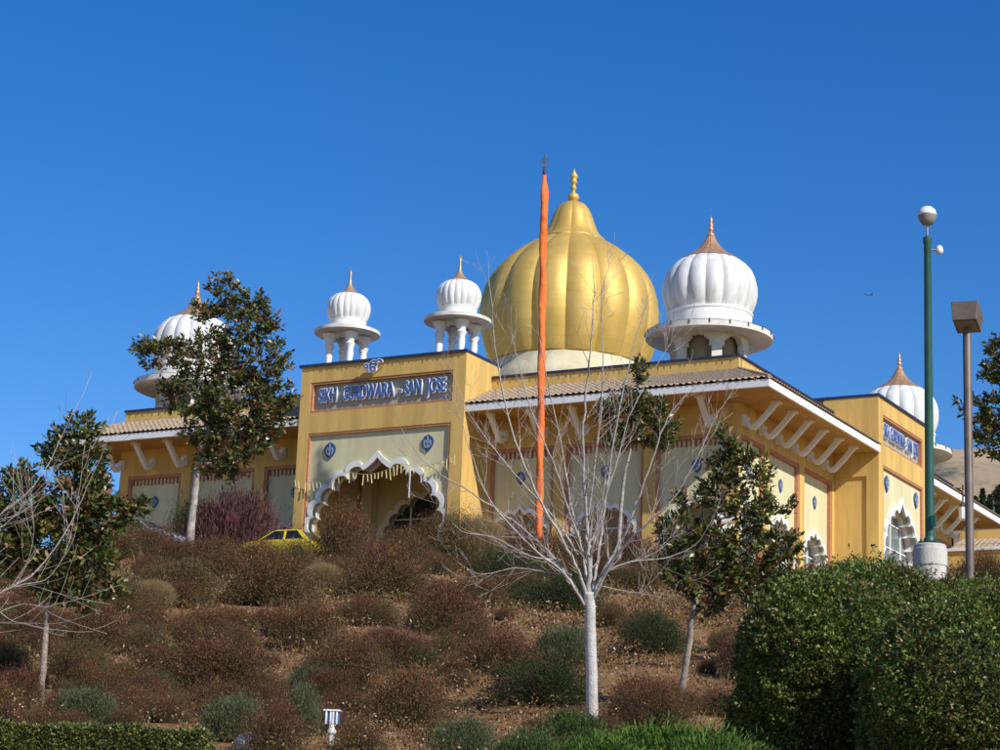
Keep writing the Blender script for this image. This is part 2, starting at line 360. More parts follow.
# ------------------------------------------------------------------ the temple
Z0 = 13.6
XR, YF = -39.1, 97.1            # eave lines
XW, YW = -41.8, 99.8            # wall planes
XL, XWL = -84.6, -81.9
YB, YWB = 139.35, 136.65
PX0, PX1, PY = -67.12, -56.57, 96.9       # entrance block
TY0, TY1 = 113.95, 122.5                   # side block
ZE = 25.88
temple = thing('temple_building', (-61.85, 118, 17), 'large yellow and cream temple with a huge golden dome on the hilltop', 'temple')
def arch_curve(c, w, zs, za, lobes=4, zb=None, off=0., n=9, ogee=.9):
    """multifoil arch: c centre, w half width, zs spring height, za apex height"""
    h = za-zs
    if lobes >= 4: right = [(.22, .17), (.46, .275), (.69, .41), (.865, .59), (.965, .79), (1.0, 1.0)]
    elif lobes == 3: right = [(.2, .17), (.5, .29), (.76, .47), (.93, .71), (1.0, 1.0)]
    else: right = [(.35, .25), (.8, .5), (1.0, 1.0)]
    env = [(c-w*fx, za-h*fy) for fx, fy in right[::-1]]+[(c+w*fx, za-h*fy) for fx, fy in right]
    mid = len(right)-1
    pts = []
    for i in range(len(env)-1):
        (x0, z0), (x1, z1) = env[i], env[i+1]
        if i == mid:            # ogee point: two hollow curves meeting at the tip
            for k in range(2*n+1):
                s = k/(2*n); u = 1-abs(s-.5)*2
                pts.append((x0+(x1-x0)*s, z0+(za-z0)*(.55*math.sin(u*PI/2)*u**.3+.45*u**3)))
            continue
        mx_, mz = (x0+x1)/2, (z0+z1)/2; L = math.hypot(x1-x0, z1-z0); r = L/2
        nx, nz_ = -(z1-z0)/L, (x1-x0)/L
        for k in range(n+1):
            a = PI*k/n
            pts.append((mx_-(x1-x0)/2*math.cos(a)+nx*r*.8*math.sin(a), mz-(z1-z0)/2*math.cos(a)+nz_*r*.8*math.sin(a)))
    out = [pts[0]]
    for p in pts[1:]:
        if math.hypot(p[0]-out[-1][0], p[1]-out[-1][1]) > 1e-4: out.append(p)
    zb = Z0 if zb is None else zb
    return [(c-w, zb)]+out+[(c+w, zb)]
def grow(cv, c, zc, t):
    """offset outline outwards by t"""
    n = len(cv); o = []
    for i in range(n):
        a = cv[max(0, i-1)]; b_ = cv[min(n-1, i+1)]; dx, dz = b_[0]-a[0], b_[1]-a[1]; L = math.hypot(dx, dz) or 1
        k = t
        o.append((cv[i][0]-dz/L*k, cv[i][1]+dx/L*k))
    o[0] = (cv[0][0]-t, cv[0][1]); o[-1] = (cv[-1][0]+t, cv[-1][1])
    return o
def scaled(cv, c, zc, t, w):
    k = (w+t)/w
    o = [(c+(u-c)*k, zc+(v-zc)*k if v > zc else v) for u, v in cv]
    return o
fY = lambda u, v, w: (u, w, v)        # a wall facing -Y
fX = lambda u, v, w: (w, u, v)        # a wall facing +X
def panel_with_arch(fn, u0, u1, z0, z1, cv, a, b, mat, parent, name='panel', label=None):
    poly = [(u0, z0), (u0, z1), (u1, z1), (u1, z0)]+cv[::-1]
    m = MB(); m.prism(poly, fn, a, b); o = m.build(name, mat, parent)
    if label: o['label'] = label
    return o
def shield(fn, u, z, s, w0, w1, parent):
    m = MB(); pts = []
    for k in range(24):
        a = 2*PI*k/24; x = math.sin(a)*.42*s; y = math.cos(a)*.42*s
        if y < 0: y *= 1.45; x *= (1-.42*(abs(y)/(.61*s))**2)
        pts.append((u+x, z+y+.06*s))
    pts[0] = (u, z+.56*s); pts[12] = (u, z-.62*s)
    m.prism(pts, fn, w0, w1); o = m.build('emblem', M_shield, parent)
    # khanda: double edged sword, ring and two curved blades
    k = MB(); w2 = w1+(w1-w0)*.5
    k.prism([(u-.035*s, z-.38*s), (u-.05*s, z+.2*s), (u, z+.46*s), (u+.05*s, z+.2*s), (u+.035*s, z-.38*s)], fn, w1, w2)
    for q in (-1, 1):
        inn = []; out = []
        for i in range(9):
            a = -1.35+2.2*i/8
            inn.append((u+q*.20*s*math.cos(a), z-.05*s+.25*s*math.sin(a))); out.append((u+q*(.25+.03*math.sin(3*i/8))*s*math.cos(a), z-.05*s+.31*s*math.sin(a)))
        k.strip(inn, out, fn, w1, w2)
    inn = [(u+.10*s*math.cos(2*PI*i/16), z+.05*s+.10*s*math.sin(2*PI*i/16)) for i in range(17)]
    out = [(u+.145*s*math.cos(2*PI*i/16), z+.05*s+.145*s*math.sin(2*PI*i/16)) for i in range(17)]
    k.strip(inn, out, fn, w1, w2)
    k.build('khanda_mark', M_mark, o)
    return o
def window_in(fn, c, w, z0, z1, wp, dirn, parent, glass, nu=3, nz_=4):
    m = MB(); m.prism([(c-w, z0), (c-w, z1), (c+w, z1), (c+w, z0)], fn, wp, wp+dirn*.05); g = m.build('window', glass, parent)
    f = MB()
    for i in range(nu+1):
        u = c-w+2*w*i/nu; f.prism([(u-.05, z0), (u-.05, z1), (u+.05, z1), (u+.05, z0)], fn, wp-dirn*.06, wp-dirn*.002)
    for i in range(nz_+1):
        v = z0+(z1-z0)*i/nz_
        f.prism([(c-w, v-.035), (c-w, v+.035), (c+w, v+.035), (c+w, v-.035)], fn, wp-dirn*.05, wp-dirn*.004)
    f.build('mullions', M_white, g)

# --- wings.  each wall: plane w, outward direction s (-1 for the front wall, which faces -Y; +1 for the right wall, which faces +X)
def wing(fn, w, s, u0, u1, centres, pil, detail=True):
    """recessed cream panels with arches between yellow pilasters"""
    zt = 23.75
    rec = .22
    m = MB(); m.prism([(u0, zt+.2), (u0, 27.2), (u1, 27.2), (u1, zt+.2)], fn, w, w-s*.4); m.build('wall', M_yel, temple)
    for (a, b_) in pil:
        m = MB(); m.prism([(a, Z0), (a, zt+.198), (b_, zt+.198), (b_, Z0)], fn, w+s*.03, w-s*.4); m.build('pilaster', M_yel, temple)
    for k, c in enumerate(centres):
        a = pil[k][1]; b_ = pil[k+1][0]
        fr = MB(); t = .17
        for (p, q, r_, v) in ((a, Z0, a+t, zt), (b_-t, Z0, b_, zt), (a, zt, b_, zt+.195)):
            fr.prism([(p, q), (p, v), (r_, v), (r_, q)], fn, w-s*.03, w-s*.35)
        fr.build('panel_frame', M_salm, temple)
        cv = arch_curve(c, 1.75, 18.4, 20.65, 3)
        panel_with_arch(fn, a+t, b_-t, Z0, zt, cv, w-s*rec, w-s*(rec+.25), M_cream, temple)
        tr = MB(); tr.strip(cv, arch_curve(c, 1.97, 18.4, 20.9, 3), fn, w-s*(rec-.10), w-s*(rec+.7)); tr.build('scalloped_arch', M_white, temple)
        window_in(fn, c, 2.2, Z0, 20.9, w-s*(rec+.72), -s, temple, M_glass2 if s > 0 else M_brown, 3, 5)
        shield(fn, c, 22.35, .66, w-s*rec, w-s*(rec-.06), temple)
        if s < 0:       # row of small hanging strips below the frame
            fg = MB(); nn = int((b_-a-2*t)/.27)
            for i in range(nn):
                u = a+t+.12+i*.27
                fg.prism([(u-.055, zt-.33-.04*((i*7) % 3)), (u-.05, zt-.01), (u+.05, zt-.01), (u+.055, zt-.35)], fn, w-s*(rec-.05), w-s*(rec-.02))
            fg.build('fringe', M_fringe, temple)
pf = [(-56.57, -56.3), (-52.4, -51.7), (-47.1, -46.4), (-42.4, -41.803)]
wing(fY, YW, -1, -56.57, XW-.405, [-54.5, -49.4, -44.15], pf)
pl = [(-81.9, -81.25), (-77.3, -76.6), (-72.0, -71.3), (-67.4, -67.12)]
wing(fY, YW, -1, XWL, -67.12, [-79.3, -74.3, -69.2], pl)
pr = [(99.83, 100.0), (103.35, 104.05), (108.5, 109.2), (113.6, 113.95)]
wing(fX, XW, 1, YW+.001, TY0-.001, [101.7, 106.25, 111.4], pr)
pr2 = [(122.5, 122.8), (127.1, 127.8), (131.9, 132.6), (136.1, 136.65)]
wing(fX, XW, 1, TY1, YWB, [125.0, 129.8, 134.3], pr2)
m = MB(); m.box(XWL, YWB-.4, Z0, XW, YWB-.001, 27.2); m.build('wall', M_yel, temple)
m = MB(); m.box(XWL+.001, YW+.41, Z0, XWL+.4, YWB-.41, 27.2); m.build('wall', M_yel, temple)
m = MB(); m.box(XWL+.4, YW+.4, 26.95, XW-.4, YWB-.42, 27.15); m.build('roof_deck', M_deck, temple)

# --- eaves with tiled skirt roof
def eave(fn, w0, w1, u0, u1, m0, m1, tiles=True):
    """w0 eave line, w1 wall plane; m0/m1: mitre at that end"""
    dw = w1-w0; sg = 1 if dw > 0 else -1
    e = abs(dw)
    def q(u, w, v): return fn(u, v, w)
    def ue(base, m, w): return base+m*abs(w-w0)       # the ends follow the mitre
    zi = 27.25
    # soffit slab
    vs = [q(u0, w0, 25.56), q(u1, w0, 25.56), q(ue(u1, m1, w1), w1, 25.56), q(ue(u0, m0, w1), w1, 25.56)]
    vs += [(x, y, z+.05) for x, y, z in vs]
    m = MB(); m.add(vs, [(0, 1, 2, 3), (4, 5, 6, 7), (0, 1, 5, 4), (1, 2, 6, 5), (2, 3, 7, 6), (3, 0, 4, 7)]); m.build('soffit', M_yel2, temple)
    g = w0-sg*.12
    m = MB(); vs = []
    for (ww, base) in ((g, -.12), (w0+sg*.02, 0)):
        for z in (25.50, ZE):
            vs += [q(u0-(m0 and .12*(ww == g)), ww, z), q(u1+(-m1 and .12*(ww == g)), ww, z)]
    m.add(vs, [(0, 1, 3, 2), (4, 6, 7, 5), (0, 4, 5, 1), (2, 3, 7, 6), (0, 2, 6, 4), (1, 5, 7, 3)]); m.build('fascia', M_white, temple)
    # tile rows: pan and cover waves along the eave, courses stepping up
    m = MB(); n = int((u1-u0)/.085); rows = 8; vs = []; fs = []
    for j in range(rows*2):
        t = (j//2+(j % 2)*.999)/rows; w = w0-sg*.2+(w1-(w0-sg*.2))*t; z = ZE+.05+(zi-ZE)*t+(.0 if j % 2 else .055)
        a = ue(u0-.15*bool(m0), m0, w); b_ = ue(u1+.15*bool(m1), m1, w)
        for i in range(n+1):
            u = a+(b_-a)*i/n
            vs.append(q(u, w, z+.045*math.sin(2*PI*(u)/.34)))
    for j in range(rows*2-1):
        for i in range(n): fs.append((j*(n+1)+i, j*(n+1)+i+1, (j+1)*(n+1)+i+1, (j+1)*(n+1)+i))
    m.add(vs, fs); m.build('tiled_roof', M_tile, temple)
eave(fY, YF, YW-.01, -56.43, XR, 0, -1)
eave(fY, YF, YW-.01, XL, -67.14, 1, 0)
eave(fX, XR, XW+.01, YF, TY0-.14, 1, 0)
eave(fX, XR, XW+.01, TY1+.02, YB, 0, -1)
eave(fY, YB, YWB+.01, XL, XR, 1, -1)
eave(fX, XL, XWL-.01, YF, YB, 1, -1)
# hip tiles
for (a, b_) in (((XR+.15, YF-.15, ZE+.1), (XW, YW, 27.3)), ((XL-.15, YF-.15, ZE+.1), (XWL, YW, 27.3)), ((XR+.15, YB+.15, ZE+.1), (XW, YWB, 27.3))):
    m = MB(); m.tube([a, b_], .11, 8); m.build('hip_ridge', M_tile, temple)
# parapets and blue string of lamps along the coping
def parapet(segs, z0, z1, t, mat=M_yel, cap=.14, lamps=True):
    for (x0, y0, x1, y1) in segs:
        m = MB(); c = MB(); lp = MB()
        m.box(x0, y0, z0, x1, y1, z1); c.box(x0-.06, y0-.06, z1+.001, x1+.06, y1+.06, z1+cap)
        L = max(x1-x0, y1-y0); n = int(L/.42)
        if lamps:
            for i in range(n):
                f = (i+.5)/n+random.uniform(-.2, .2)/n
                if x1-x0 > y1-y0: p = (x0+(x1-x0)*f, y0-.09)
                else: p = (x1+.09, y0+(y1-y0)*f)
                h = random.uniform(.08, .2)
                lp.tube([(p[0], p[1], z1+.05), (p[0]+random.uniform(-.04, .04), p[1], z1+.03-h)], .018, 4)
        m.build('parapet', mat, temple); c.build('blue_coping', M_blue, temple)
        if lamps: lp.tube([(x0, y0-.09, z1+.04), (x1, y0-.09, z1+.04)] if x1-x0 > y1-y0 else [(x1+.09, y0, z1+.04), (x1+.09, y1, z1+.04)], .015, 4); lp.build('lamp_string', M_barkd, temple)
t = .3
parapet([(PX1, YW+.012, XW-.012, YW+t), (XWL+.012, YW+.012, PX0, YW+t)], 27.2, 27.95, t)
parapet([(XW-t, YW+t+.13, XW-.012, TY0-.01), (XW-t, TY1+.01, XW-.012, YWB-t-.07)], 27.2, 27.952, t)
parapet([(XWL, YWB-t, XW-.012, YWB)], 27.2, 27.951, t, lamps=False); parapet([(XWL+.012, YW+t+.13, XWL+t, YWB-t-.07)], 27.2, 27.951, t, lamps=False)
# brackets: one of each built, the rest copied
def bracket_mesh(fn, w, s):
    path = [(1.86, 25.5), (1.78, 25.36), (1.3, 24.84), (.82, 24.36), (.68, 24.26), (.52, 24.27), (.38, 24.38), (.28, 24.62), (.30, 24.82)]
    wd = [.16, .13, .12, .12, .13, .12, .10, .085, .08]
    inn = []; out = []
    for i, p in enumerate(path):
        a = path[max(0, i-1)]; b_ = path[min(len(path)-1, i+1)]; dx, dz = b_[0]-a[0], b_[1]-a[1]; L = math.hypot(dx, dz)
        inn.append((p[0]-dz/L*wd[i], p[1]+dx/L*wd[i])); out.append((p[0]+dz/L*wd[i], p[1]-dx/L*wd[i]))
    m = MB(); g = lambda o, z, u: fn(u, z, w+s*o)
    m.strip(inn, out, g, -.13, .13)
    m.prism([(1.62, 25.40), (1.62, 25.555), (2.12, 25.555), (2.12, 25.40)], g, -.19, .19)
    m.prism([(.02, 24.35), (.02, 24.95), (.2, 24.95), (.2, 24.35)], g, -.16, .16)
    return m
def brackets(fn, w, s, us, ax):
    first = bracket_mesh(fn, w, s).build('eave_bracket', M_white, temple); first.data.transform(Matrix.Translation((0, 0, 0)))
    for i, u in enumerate(us):
        o = first if i == 0 else first.copy()
        if i: COL.objects.link(o); o.parent = temple
        o.location = (u, 0, 0) if ax == 0 else (0, u, 0)
brackets(fY, YW, -1, [-55.4+2.45*i for i in range(6)]+[-81.75+2.35*i for i in range(6)], 0)
brackets(fX, XW, 1, [100.35+2.33*i for i in range(6)]+[123.8+2.3*i for i in range(6)], 1)

# --- lettering
def text_obj(txt, size, extrude, offset, u, v, fn_place, mat, parent, name, width=None):
    c = bpy.data.curves.new('lettering', 'FONT'); c.body = txt; c.size = size; c.extrude = extrude; c.offset = offset; c.resolution_u = 3
    o = bpy.data.objects.new('tmp', c); COL.objects.link(o)
    dg = bpy.context.evaluated_depsgraph_get(); dg.update()
    me = bpy.data.meshes.new_from_object(o.evaluated_get(dg)); bpy.data.objects.remove(o)
    co = np.zeros(len(me.vertices)*3); me.vertices.foreach_get('co', co); co = co.reshape(-1, 3)
    if len(co) == 0: return None
    lo, hi = co.min(0), co.max(0); k = (width/(hi[0]-lo[0])) if width else 1
    base = np.array(wloc(parent)); out = []
    for x, y, z in co: out.append(np.array(fn_place(u+(x-(lo[0]+hi[0])/2)*k, v+y-(lo[1]+hi[1])/2, z))-base)
    me.vertices.foreach_set('co', np.array(out).ravel()); me.materials.clear(); me.materials.append(mat); me.update()
    o = bpy.data.objects.new(name, me); COL.objects.link(o); o.parent = parent
    return o

# --- the two projecting blocks with the name boards
def block(fn, wp, s, u0, u1, depth, side_sign, real_porch):
    """front plane wp, outward s; a frame with two recesses"""
    c = (u0+u1)/2; pw = .66; ZT = 28.8
    bd = s*-.9
    for (a, b_) in ((u0, u0+pw), (u1-pw, u1)):
        m = MB(); m.prism([(a, Z0), (a, ZT), (b_, ZT), (b_, Z0)], fn, wp, wp-s*depth); m.build('pilaster', M_yel, temple)
    m = MB()
    for (z0, z1) in ((24.95, 26.13), (27.88, ZT-.002)):
        m.prism([(u0+pw, z0), (u0+pw, z1), (u1-pw, z1), (u1-pw, z0)], fn, wp-s*.003, wp-s*.9)
    m.prism([(u0+pw, 27.3), (u0+pw, ZT-.01), (u1-pw, ZT-.01), (u1-pw, 27.3)], fn, wp-s*(depth-.3), wp-s*depth)
    m.prism([(u0+pw, ZT-.4), (u0+pw, ZT-.12), (u1-pw, ZT-.12), (u1-pw, ZT-.4)], fn, wp-s*.9, wp-s*(depth-.3))
    m.build('wall', M_yel, temple)
    # parapet cap with lamps
    cp = MB(); a = wp+s*.08; b_ = wp-s*(depth+.02)
    cp.prism([(u0-.16, ZT+.002), (u0-.16, ZT+.15), (u1+.16, ZT+.15), (u1+.16, ZT+.002)], fn, a, b_)
    cp.build('blue_coping', M_blue, temple)
    lp = MB()
    for i in range(34):
        u = u0+(u1-u0)*(i+.5+random.uniform(-.3, .3))/34; h = random.uniform(.05, .16)
        p = fn(u, ZT+.03, wp+s*.11); p2 = fn(u+random.uniform(-.05, .05), ZT-h, wp+s*.11)
        lp.tube([p, p2], .016, 4)
    lp.tube([fn(u0, ZT+.02, wp+s*.11), fn(u1, ZT+.02, wp+s*.11)], .015, 4); lp.build('lamp_string', M_barkd, temple)
    # sign recess
    fr = MB()
    i0, i1 = u0+pw, u1-pw; T = .13
    for (p, q, r_, v) in ((i0, 26.13, i0+T, 27.88), (i1-T, 26.13, i1, 27.88), (i0+T, 26.13, i1-T, 26.13+T), (i0+T, 27.88-T, i1-T, 27.88)):
        fr.prism([(p, q), (p, v), (r_, v), (r_, q)], fn, wp-s*.04, wp-s*.4)
    fr.build('sign_frame', M_salm, temple)
    bo = MB(); bo.prism([(i0+T, 26.13+T), (i0+T, 27.88-T), (i1-T, 27.88-T), (i1-T, 26.13+T)], fn, wp-s*.3, wp-s*.42)
    board = bo.build('sign_board', M_board, temple)
    flip = 1
    w_ = (i1-i0)-1.0
    place = lambda off: (lambda x, y, z: fn(x, y, wp-s*.3+s*(off+z)))
    text_obj('SIKH  GURDWARA  - SAN  JOSE', 1.12, .07, .05, c, 27.0, place(.10), M_letw, board, 'lettering_edge', width=w_+.06)
    text_obj('SIKH  GURDWARA  - SAN  JOSE', 1.12, .01, .006, c, 27.0, place(.19), M_letb, board, 'lettering', width=w_-.02)
    # main recess
    fr = MB()
    for (p, q, r_, v) in ((i0, Z0, i0+T, 24.95), (i1-T, Z0, i1, 24.95), (i0+T, 24.95-T, i1-T, 24.95)):
        fr.prism([(p, q), (p, v), (r_, v), (r_, q)], fn, wp-s*.03, wp-s*.5)
    fr.build('panel_frame', M_salm, temple)
    hw = min(4.1, (i1-i0)/2-.55)
    cv = arch_curve(c, hw, 19.35, 23.35, 4)
    panel_with_arch(fn, i0+T, i1-T, Z0, 24.95-T, cv, wp-s*.17, wp-s*.5, M_cream, temple)
    tr = MB(); tr.strip(cv, arch_curve(c, hw+.3, 19.35, 23.72, 4), fn, wp-s*.05, wp-s*.85); tr.build('scalloped_arch', M_white, temple)
    de = 3.15 if real_porch else 2.65
    for du in (-1, 1): shield(fn, c+du*de, 23.95 if real_porch else 24.05, .85, wp-s*.17, wp-s*.09, temple)
    return c, cv, i0, i1
m = MB()
m.prism([(TY0-.12, 24.2), (TY0-.12, 28.795), (TY0-.001, 28.795), (TY0-.001, 24.2)], fX, XR-.002, XR-3.3); m.build('upper_side_wall', M_yel, temple)
m = MB(); m.box(XR-.72, TY0-.119, Z0, XR-.003, TY0-.001, 24.198); m.build('corner_strip', M_yel, temple)
m = MB(); m.box(PX1+.001, PY+.002, 24.2, PX1+.12, 100.7, 28.795); m.build('upper_side_wall', M_yel, temple)
m = MB(); m.box(PX1+.001, PY+.003, Z0, PX1+.119, PY+.72, 24.198); m.build('corner_strip', M_yel, temple)
c, cv, i0, i1 = block(fY, PY, -1, PX0, PX1, 3.9, 1, True)
# porch interior behind the front arch
for xa in (PX0+.66, PX1-1.9): m = MB(); m.box(xa, 103, Z0, xa+1.24, 103.4, 24.4); m.build('porch_rear_wall', M_cream, temple)
cv2 = arch_curve(c, 3.1, 19.3, 22.7, 4)
panel_with_arch(fY, PX0+1.9, PX1-1.9, Z0, 24.4, cv2, 103, 103.3, M_cream, temple, 'porch_rear_wall')
m = MB(); m.strip(cv2, arch_curve(c, 3.42, 19.3, 23.05, 4), fY, 102.9, 103.5); m.build('scalloped_arch', M_white, temple)
window_in(fY, c, 3.4, Z0, 23, 103.6, 1, temple, M_glass, 4, 5)
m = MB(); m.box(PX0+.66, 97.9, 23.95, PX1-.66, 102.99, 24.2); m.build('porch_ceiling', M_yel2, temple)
for xa in (PX0+.3, PX1-.655): m = MB(); m.box(xa, 100.81, Z0, xa+.355, 103.4, 24.4); m.build('porch_side_wall', M_cream, temple)
m = MB(); m.box(PX0+.95, 102.3, Z0, PX0+1.65, 102.9, 23.95); m.build('porch_pillar', M_cream, temple)
c, cv, i0, i1 = block(fX, XR, 1, TY0, TY1, 3.9, -1, False)
window_in(fX, c, 3.6, Z0, 23.6, XR-.86, -1, temple, M_glass2, 4, 7)
# Ik Onkar sign above the front board
ek = thing('ik_onkar_sign', (-62.15, 96.7, 28.4), 'small blue and white Gurmukhi symbol standing out above the front name board', 'symbol')
def fek(off): return lambda x, y, z: (x, 96.55-off-z, y)
a_ = text_obj('\u0A74', .78, .05, .04, -62.15, 28.42, fek(0), M_letw, ek, 'symbol_edge'); b_ = text_obj('\u0A74', .78, .01, 0.0, -62.15, 28.42, fek(.06), M_letb, ek, 'symbol_face')
m = MB()
for dx in (-.3, .35): m.tube([(-62.15+dx, 96.62, 28.4), (-62.15+dx, 96.9, 28.4)], .03, 5)
m.build('mount', M_steel, ek)

# --- chhatri pavilions with ribbed domes
def chhatri(x, y, S, zb, big=True, ph=0.):
    root = bpy.data.objects.new('chhatri', None); COL.objects.link(root); root.parent = temple; root.location = Vector((x, y, zb))-Vector(temple.location)
    if big:
        zr = 29.95
        cvv = None
        m = MB(); n = 6; rr = 2.12; seg = 96
        # arcaded drum: wall ring with six scalloped openings
        vs = []; fs = []
        def top(a):
            u = (a*n/(2*PI)) % 1; d = abs(u-.5)/.37
            if d >= 1: return None
            return 28.75+(1.05)*math.sqrt(max(0, 1-d**2.2))-.07*abs(math.sin(d*PI*2.5))
        for i in range(seg):
            a0 = 2*PI*i/seg; a1 = 2*PI*(i+1)/seg; t0 = top((a0+a1)/2)
            zlo = t0 if t0 else 27.15
            A = a0+ph+.30; B = a1+ph+.30
            for (r0, r1) in ((rr, rr-.35),):
                p = [(x+r*math.cos(q), y+r*math.sin(q), z) for r in (r0, r1) for q in (A, B) for z in (zlo, 29.9)]
                m.add(p, [(0, 2, 3, 1), (4, 5, 7, 6), (0, 4, 6, 2), (0, 1, 5, 4), (2, 6, 7, 3)])
        m.build('arcaded_drum', M_disc, root)
        m = MB(); m.lathe([(1.55, 27.15), (1.55, 29.9)], 24, x, y); m.build('drum_shade_core', M_brown, root)  # brown core; shade inside the openings put into its colour
        m = MB(); m.lathe([(1.9, 29.86), (3.3, 29.78), (3.43, 29.84), (3.43, 30.14), (3.3, 30.2), (2.2, 30.45), (1.0, 30.5)], 96, x, y); m.build('canopy', M_disc, root, smooth=True, angle=30)
        m = MB()
        for i in range(20):
            a = 2*PI*i/20+.1; m.tube([(x+3.46*math.cos(a), y+3.46*math.sin(a), 30.17), (x+3.46*math.cos(a+PI/10), y+3.46*math.sin(a+PI/10), 30.17)], .014, 4); m.tube([(x+3.46*math.cos(a), y+3.46*math.sin(a), 30.2), (x+3.47*math.cos(a+.01), y+3.47*math.sin(a+.01), 29.98)], .03, 5)
        m.build('lamp_string', M_barkd, root)
        m = MB(); m.lathe([(2.28, 30.38), (2.3, 30.42), (2.3, 31.15), (2.36, 31.2), (2.36, 31.3), (2.2, 31.34)], 96, x, y); m.build('base_ring', M_white, root, smooth=True, angle=30)
        pr_ = [(2.2, 31.3), (2.38, 31.6), (2.52, 32.0), (2.6, 32.45), (2.59, 32.9), (2.49, 33.3), (2.3, 33.7), (2.02, 34.04), (1.7, 34.3), (1.35, 34.5), (1.0, 34.62)]
        m = MB(); m.lathe(pr_, 256, x, y, 16, .055, ph); m.build('dome_shell', M_dome, root, smooth=True, angle=35)
        cp = [(1.66, 34.36), (1.45, 34.5), (1.1, 34.7), (.8, 34.93), (.55, 35.2), (.35, 35.5), (.2, 35.78)]
        m = MB(); m.lathe(cp, 128, x, y, 16, .05, ph); m.build('copper_cap', M_copper, root, smooth=True, angle=35)
        fp = [(.2, 35.7), (.24, 35.8), (.2, 35.92), (.1, 35.97), (.1, 36.05), (.16, 36.12), (.16, 36.2), (.08, 36.27), (.13, 36.36), (.13, 36.45), (.07, 36.52), (.1, 36.6), (.09, 36.72), (.02, 36.97)]
        m = MB(); m.lathe(fp, 16, x, y); m.build('finial', M_copper, root, smooth=True)
    else:
        g = .7
        for (sx, sy) in ((1, -1), (1, 1), (-1, -1), (-1, 1)):
            m = MB(); m.lathe([(.25, 28.9), (.25, 29.2), (.16, 29.35), (.22, 29.75), (.19, 30.1), (.3, 30.35), (.2, 30.45), (.3, 30.7), (.42, 31.02)], 16, x+sx*g, y+sy*g); m.build('column', M_white, root, smooth=True, angle=40)
        m = MB()
        for q in range(4):
            a = q*PI/2; ca, sa = math.cos(a), math.sin(a)
            g2 = lambda u, v, w: (x+u*ca-w*sa, y+u*sa+w*ca, v)
            cvx = arch_curve(0, .42, 30.35, 30.85, 2, zb=30.15)
            poly = [(-.7, 30.15), (-.7, 31.1), (.7, 31.1), (.7, 30.15)]+cvx[::-1]
            m.prism(poly, g2, -g-.07, -g+.07)
        m.build('arcade', M_disc, root)
        m = MB(); m.lathe([(.6, 31.1), (1.8, 31.04), (1.88, 31.08), (1.88, 31.26), (1.8, 31.3), (1.1, 31.42), (.6, 31.44)], 64, x, y); m.build('canopy', M_disc, root, smooth=True, angle=30)
        m = MB(); m.lathe([(1.04, 31.35), (1.05, 31.4), (1.05, 31.82), (1.09, 31.86), (1.0, 31.92)], 64, x, y); m.build('base_ring', M_white, root, smooth=True, angle=30)
        pr_ = [(1.04, 31.88), (1.17, 32.1), (1.25, 32.4), (1.27, 32.65), (1.22, 32.95), (1.08, 33.2), (.85, 33.4), (.6, 33.5), (.4, 33.55)]
        m = MB(); m.lathe(pr_, 240, x, y, 20, .05, ph); m.build('dome_shell', M_dome, root, smooth=True, angle=35)
        cp = [(.72, 33.47), (.52, 33.57), (.35, 33.72), (.22, 33.9), (.13, 34.05)]
        m = MB(); m.lathe(cp, 64, x, y, 16, .04, ph); m.build('copper_cap', M_copper, root, smooth=True, angle=35)
        fp = [(.13, 34.0), (.15, 34.08), (.07, 34.16), (.1, 34.28), (.06, 34.36), (.09, 34.48), (.05, 34.58), (.08, 34.7), (.06, 34.8), (.015, 35.04)]
        m = MB(); m.lathe(fp, 12, x, y); m.build('finial', M_copper, root, smooth=True)
chhatri(-44.9, 103.0, 1, 27.2, True, math.radians(-72))
chhatri(-79.6, 103.0, 1, 27.2, True, math.radians(-60))
chhatri(-44.8, 134.7, 1, 27.2, True, math.radians(-72))
chhatri(-79.6, 134.0, 1, 27.2, True, 0)
chhatri(-58.28, 98.9, 1, 28.9, False)
chhatri(-65.55, 98.9, 1, 28.9, False)

# --- golden dome
gx, gy = -61.68, 118.9
gr = bpy.data.objects.new('golden_dome', None); COL.objects.link(gr); gr.parent = temple; gr.location = Vector((gx, gy, 27.2))-Vector(temple.location)
gp = math.radians(-60.7-4.6+11.25-11.25)
m = MB(); m.lathe([(5.35, 27.2), (5.35, 32.2), (5.2, 32.6), (4.95, 33.0), (4.9, 33.5), (4.7, 33.62)], 96, gx, gy); m.build('drum', M_ivory, gr, smooth=True, angle=30)
prof = [(4.72, 33.5, .6), (5.02, 33.62), (5.27, 34.1), (5.52, 34.8), (5.72, 35.6), (5.82, 36.4), (5.85, 37.1), (5.77, 37.9), (5.55, 38.7), (5.2, 39.45), (4.7, 40.15), (4.12, 40.75), (3.55, 41.2), (2.95, 41.6), (2.45, 41.9), (1.95, 42.2)]
m = MB(); m.lathe(prof, 512, gx, gy, 16, .046, gp); m.build('dome_shell', M_gold, gr, smooth=True, angle=30)
cap = [(2.27, 42.02), (2.25, 42.1), (1.92, 42.4), (1.66, 42.85), (1.47, 43.35), (1.3, 43.85), (1.08, 44.3), (.82, 44.6), (.45, 44.78), (.15, 44.83)]
m = MB(); m.lathe(cap, 256, gx, gy, 8, .045, gp); m.build('dome_cap', M_gold, gr, smooth=True, angle=30)
fp = [(.12, 44.7), (.14, 44.82), (.34, 44.95), (.4, 45.15), (.3, 45.36), (.12, 45.46), (.11, 45.62), (.2, 45.74), (.2, 45.82), (.12, 45.92), (.12, 46.05), (.24, 46.18), (.24, 46.26), (.14, 46.36), (.24, 46.5), (.26, 46.62), (.12, 46.85), (.02, 47.12)]
m = MB(); m.lathe(fp, 24, gx, gy); m.build('finial', M_gold, gr, smooth=True)

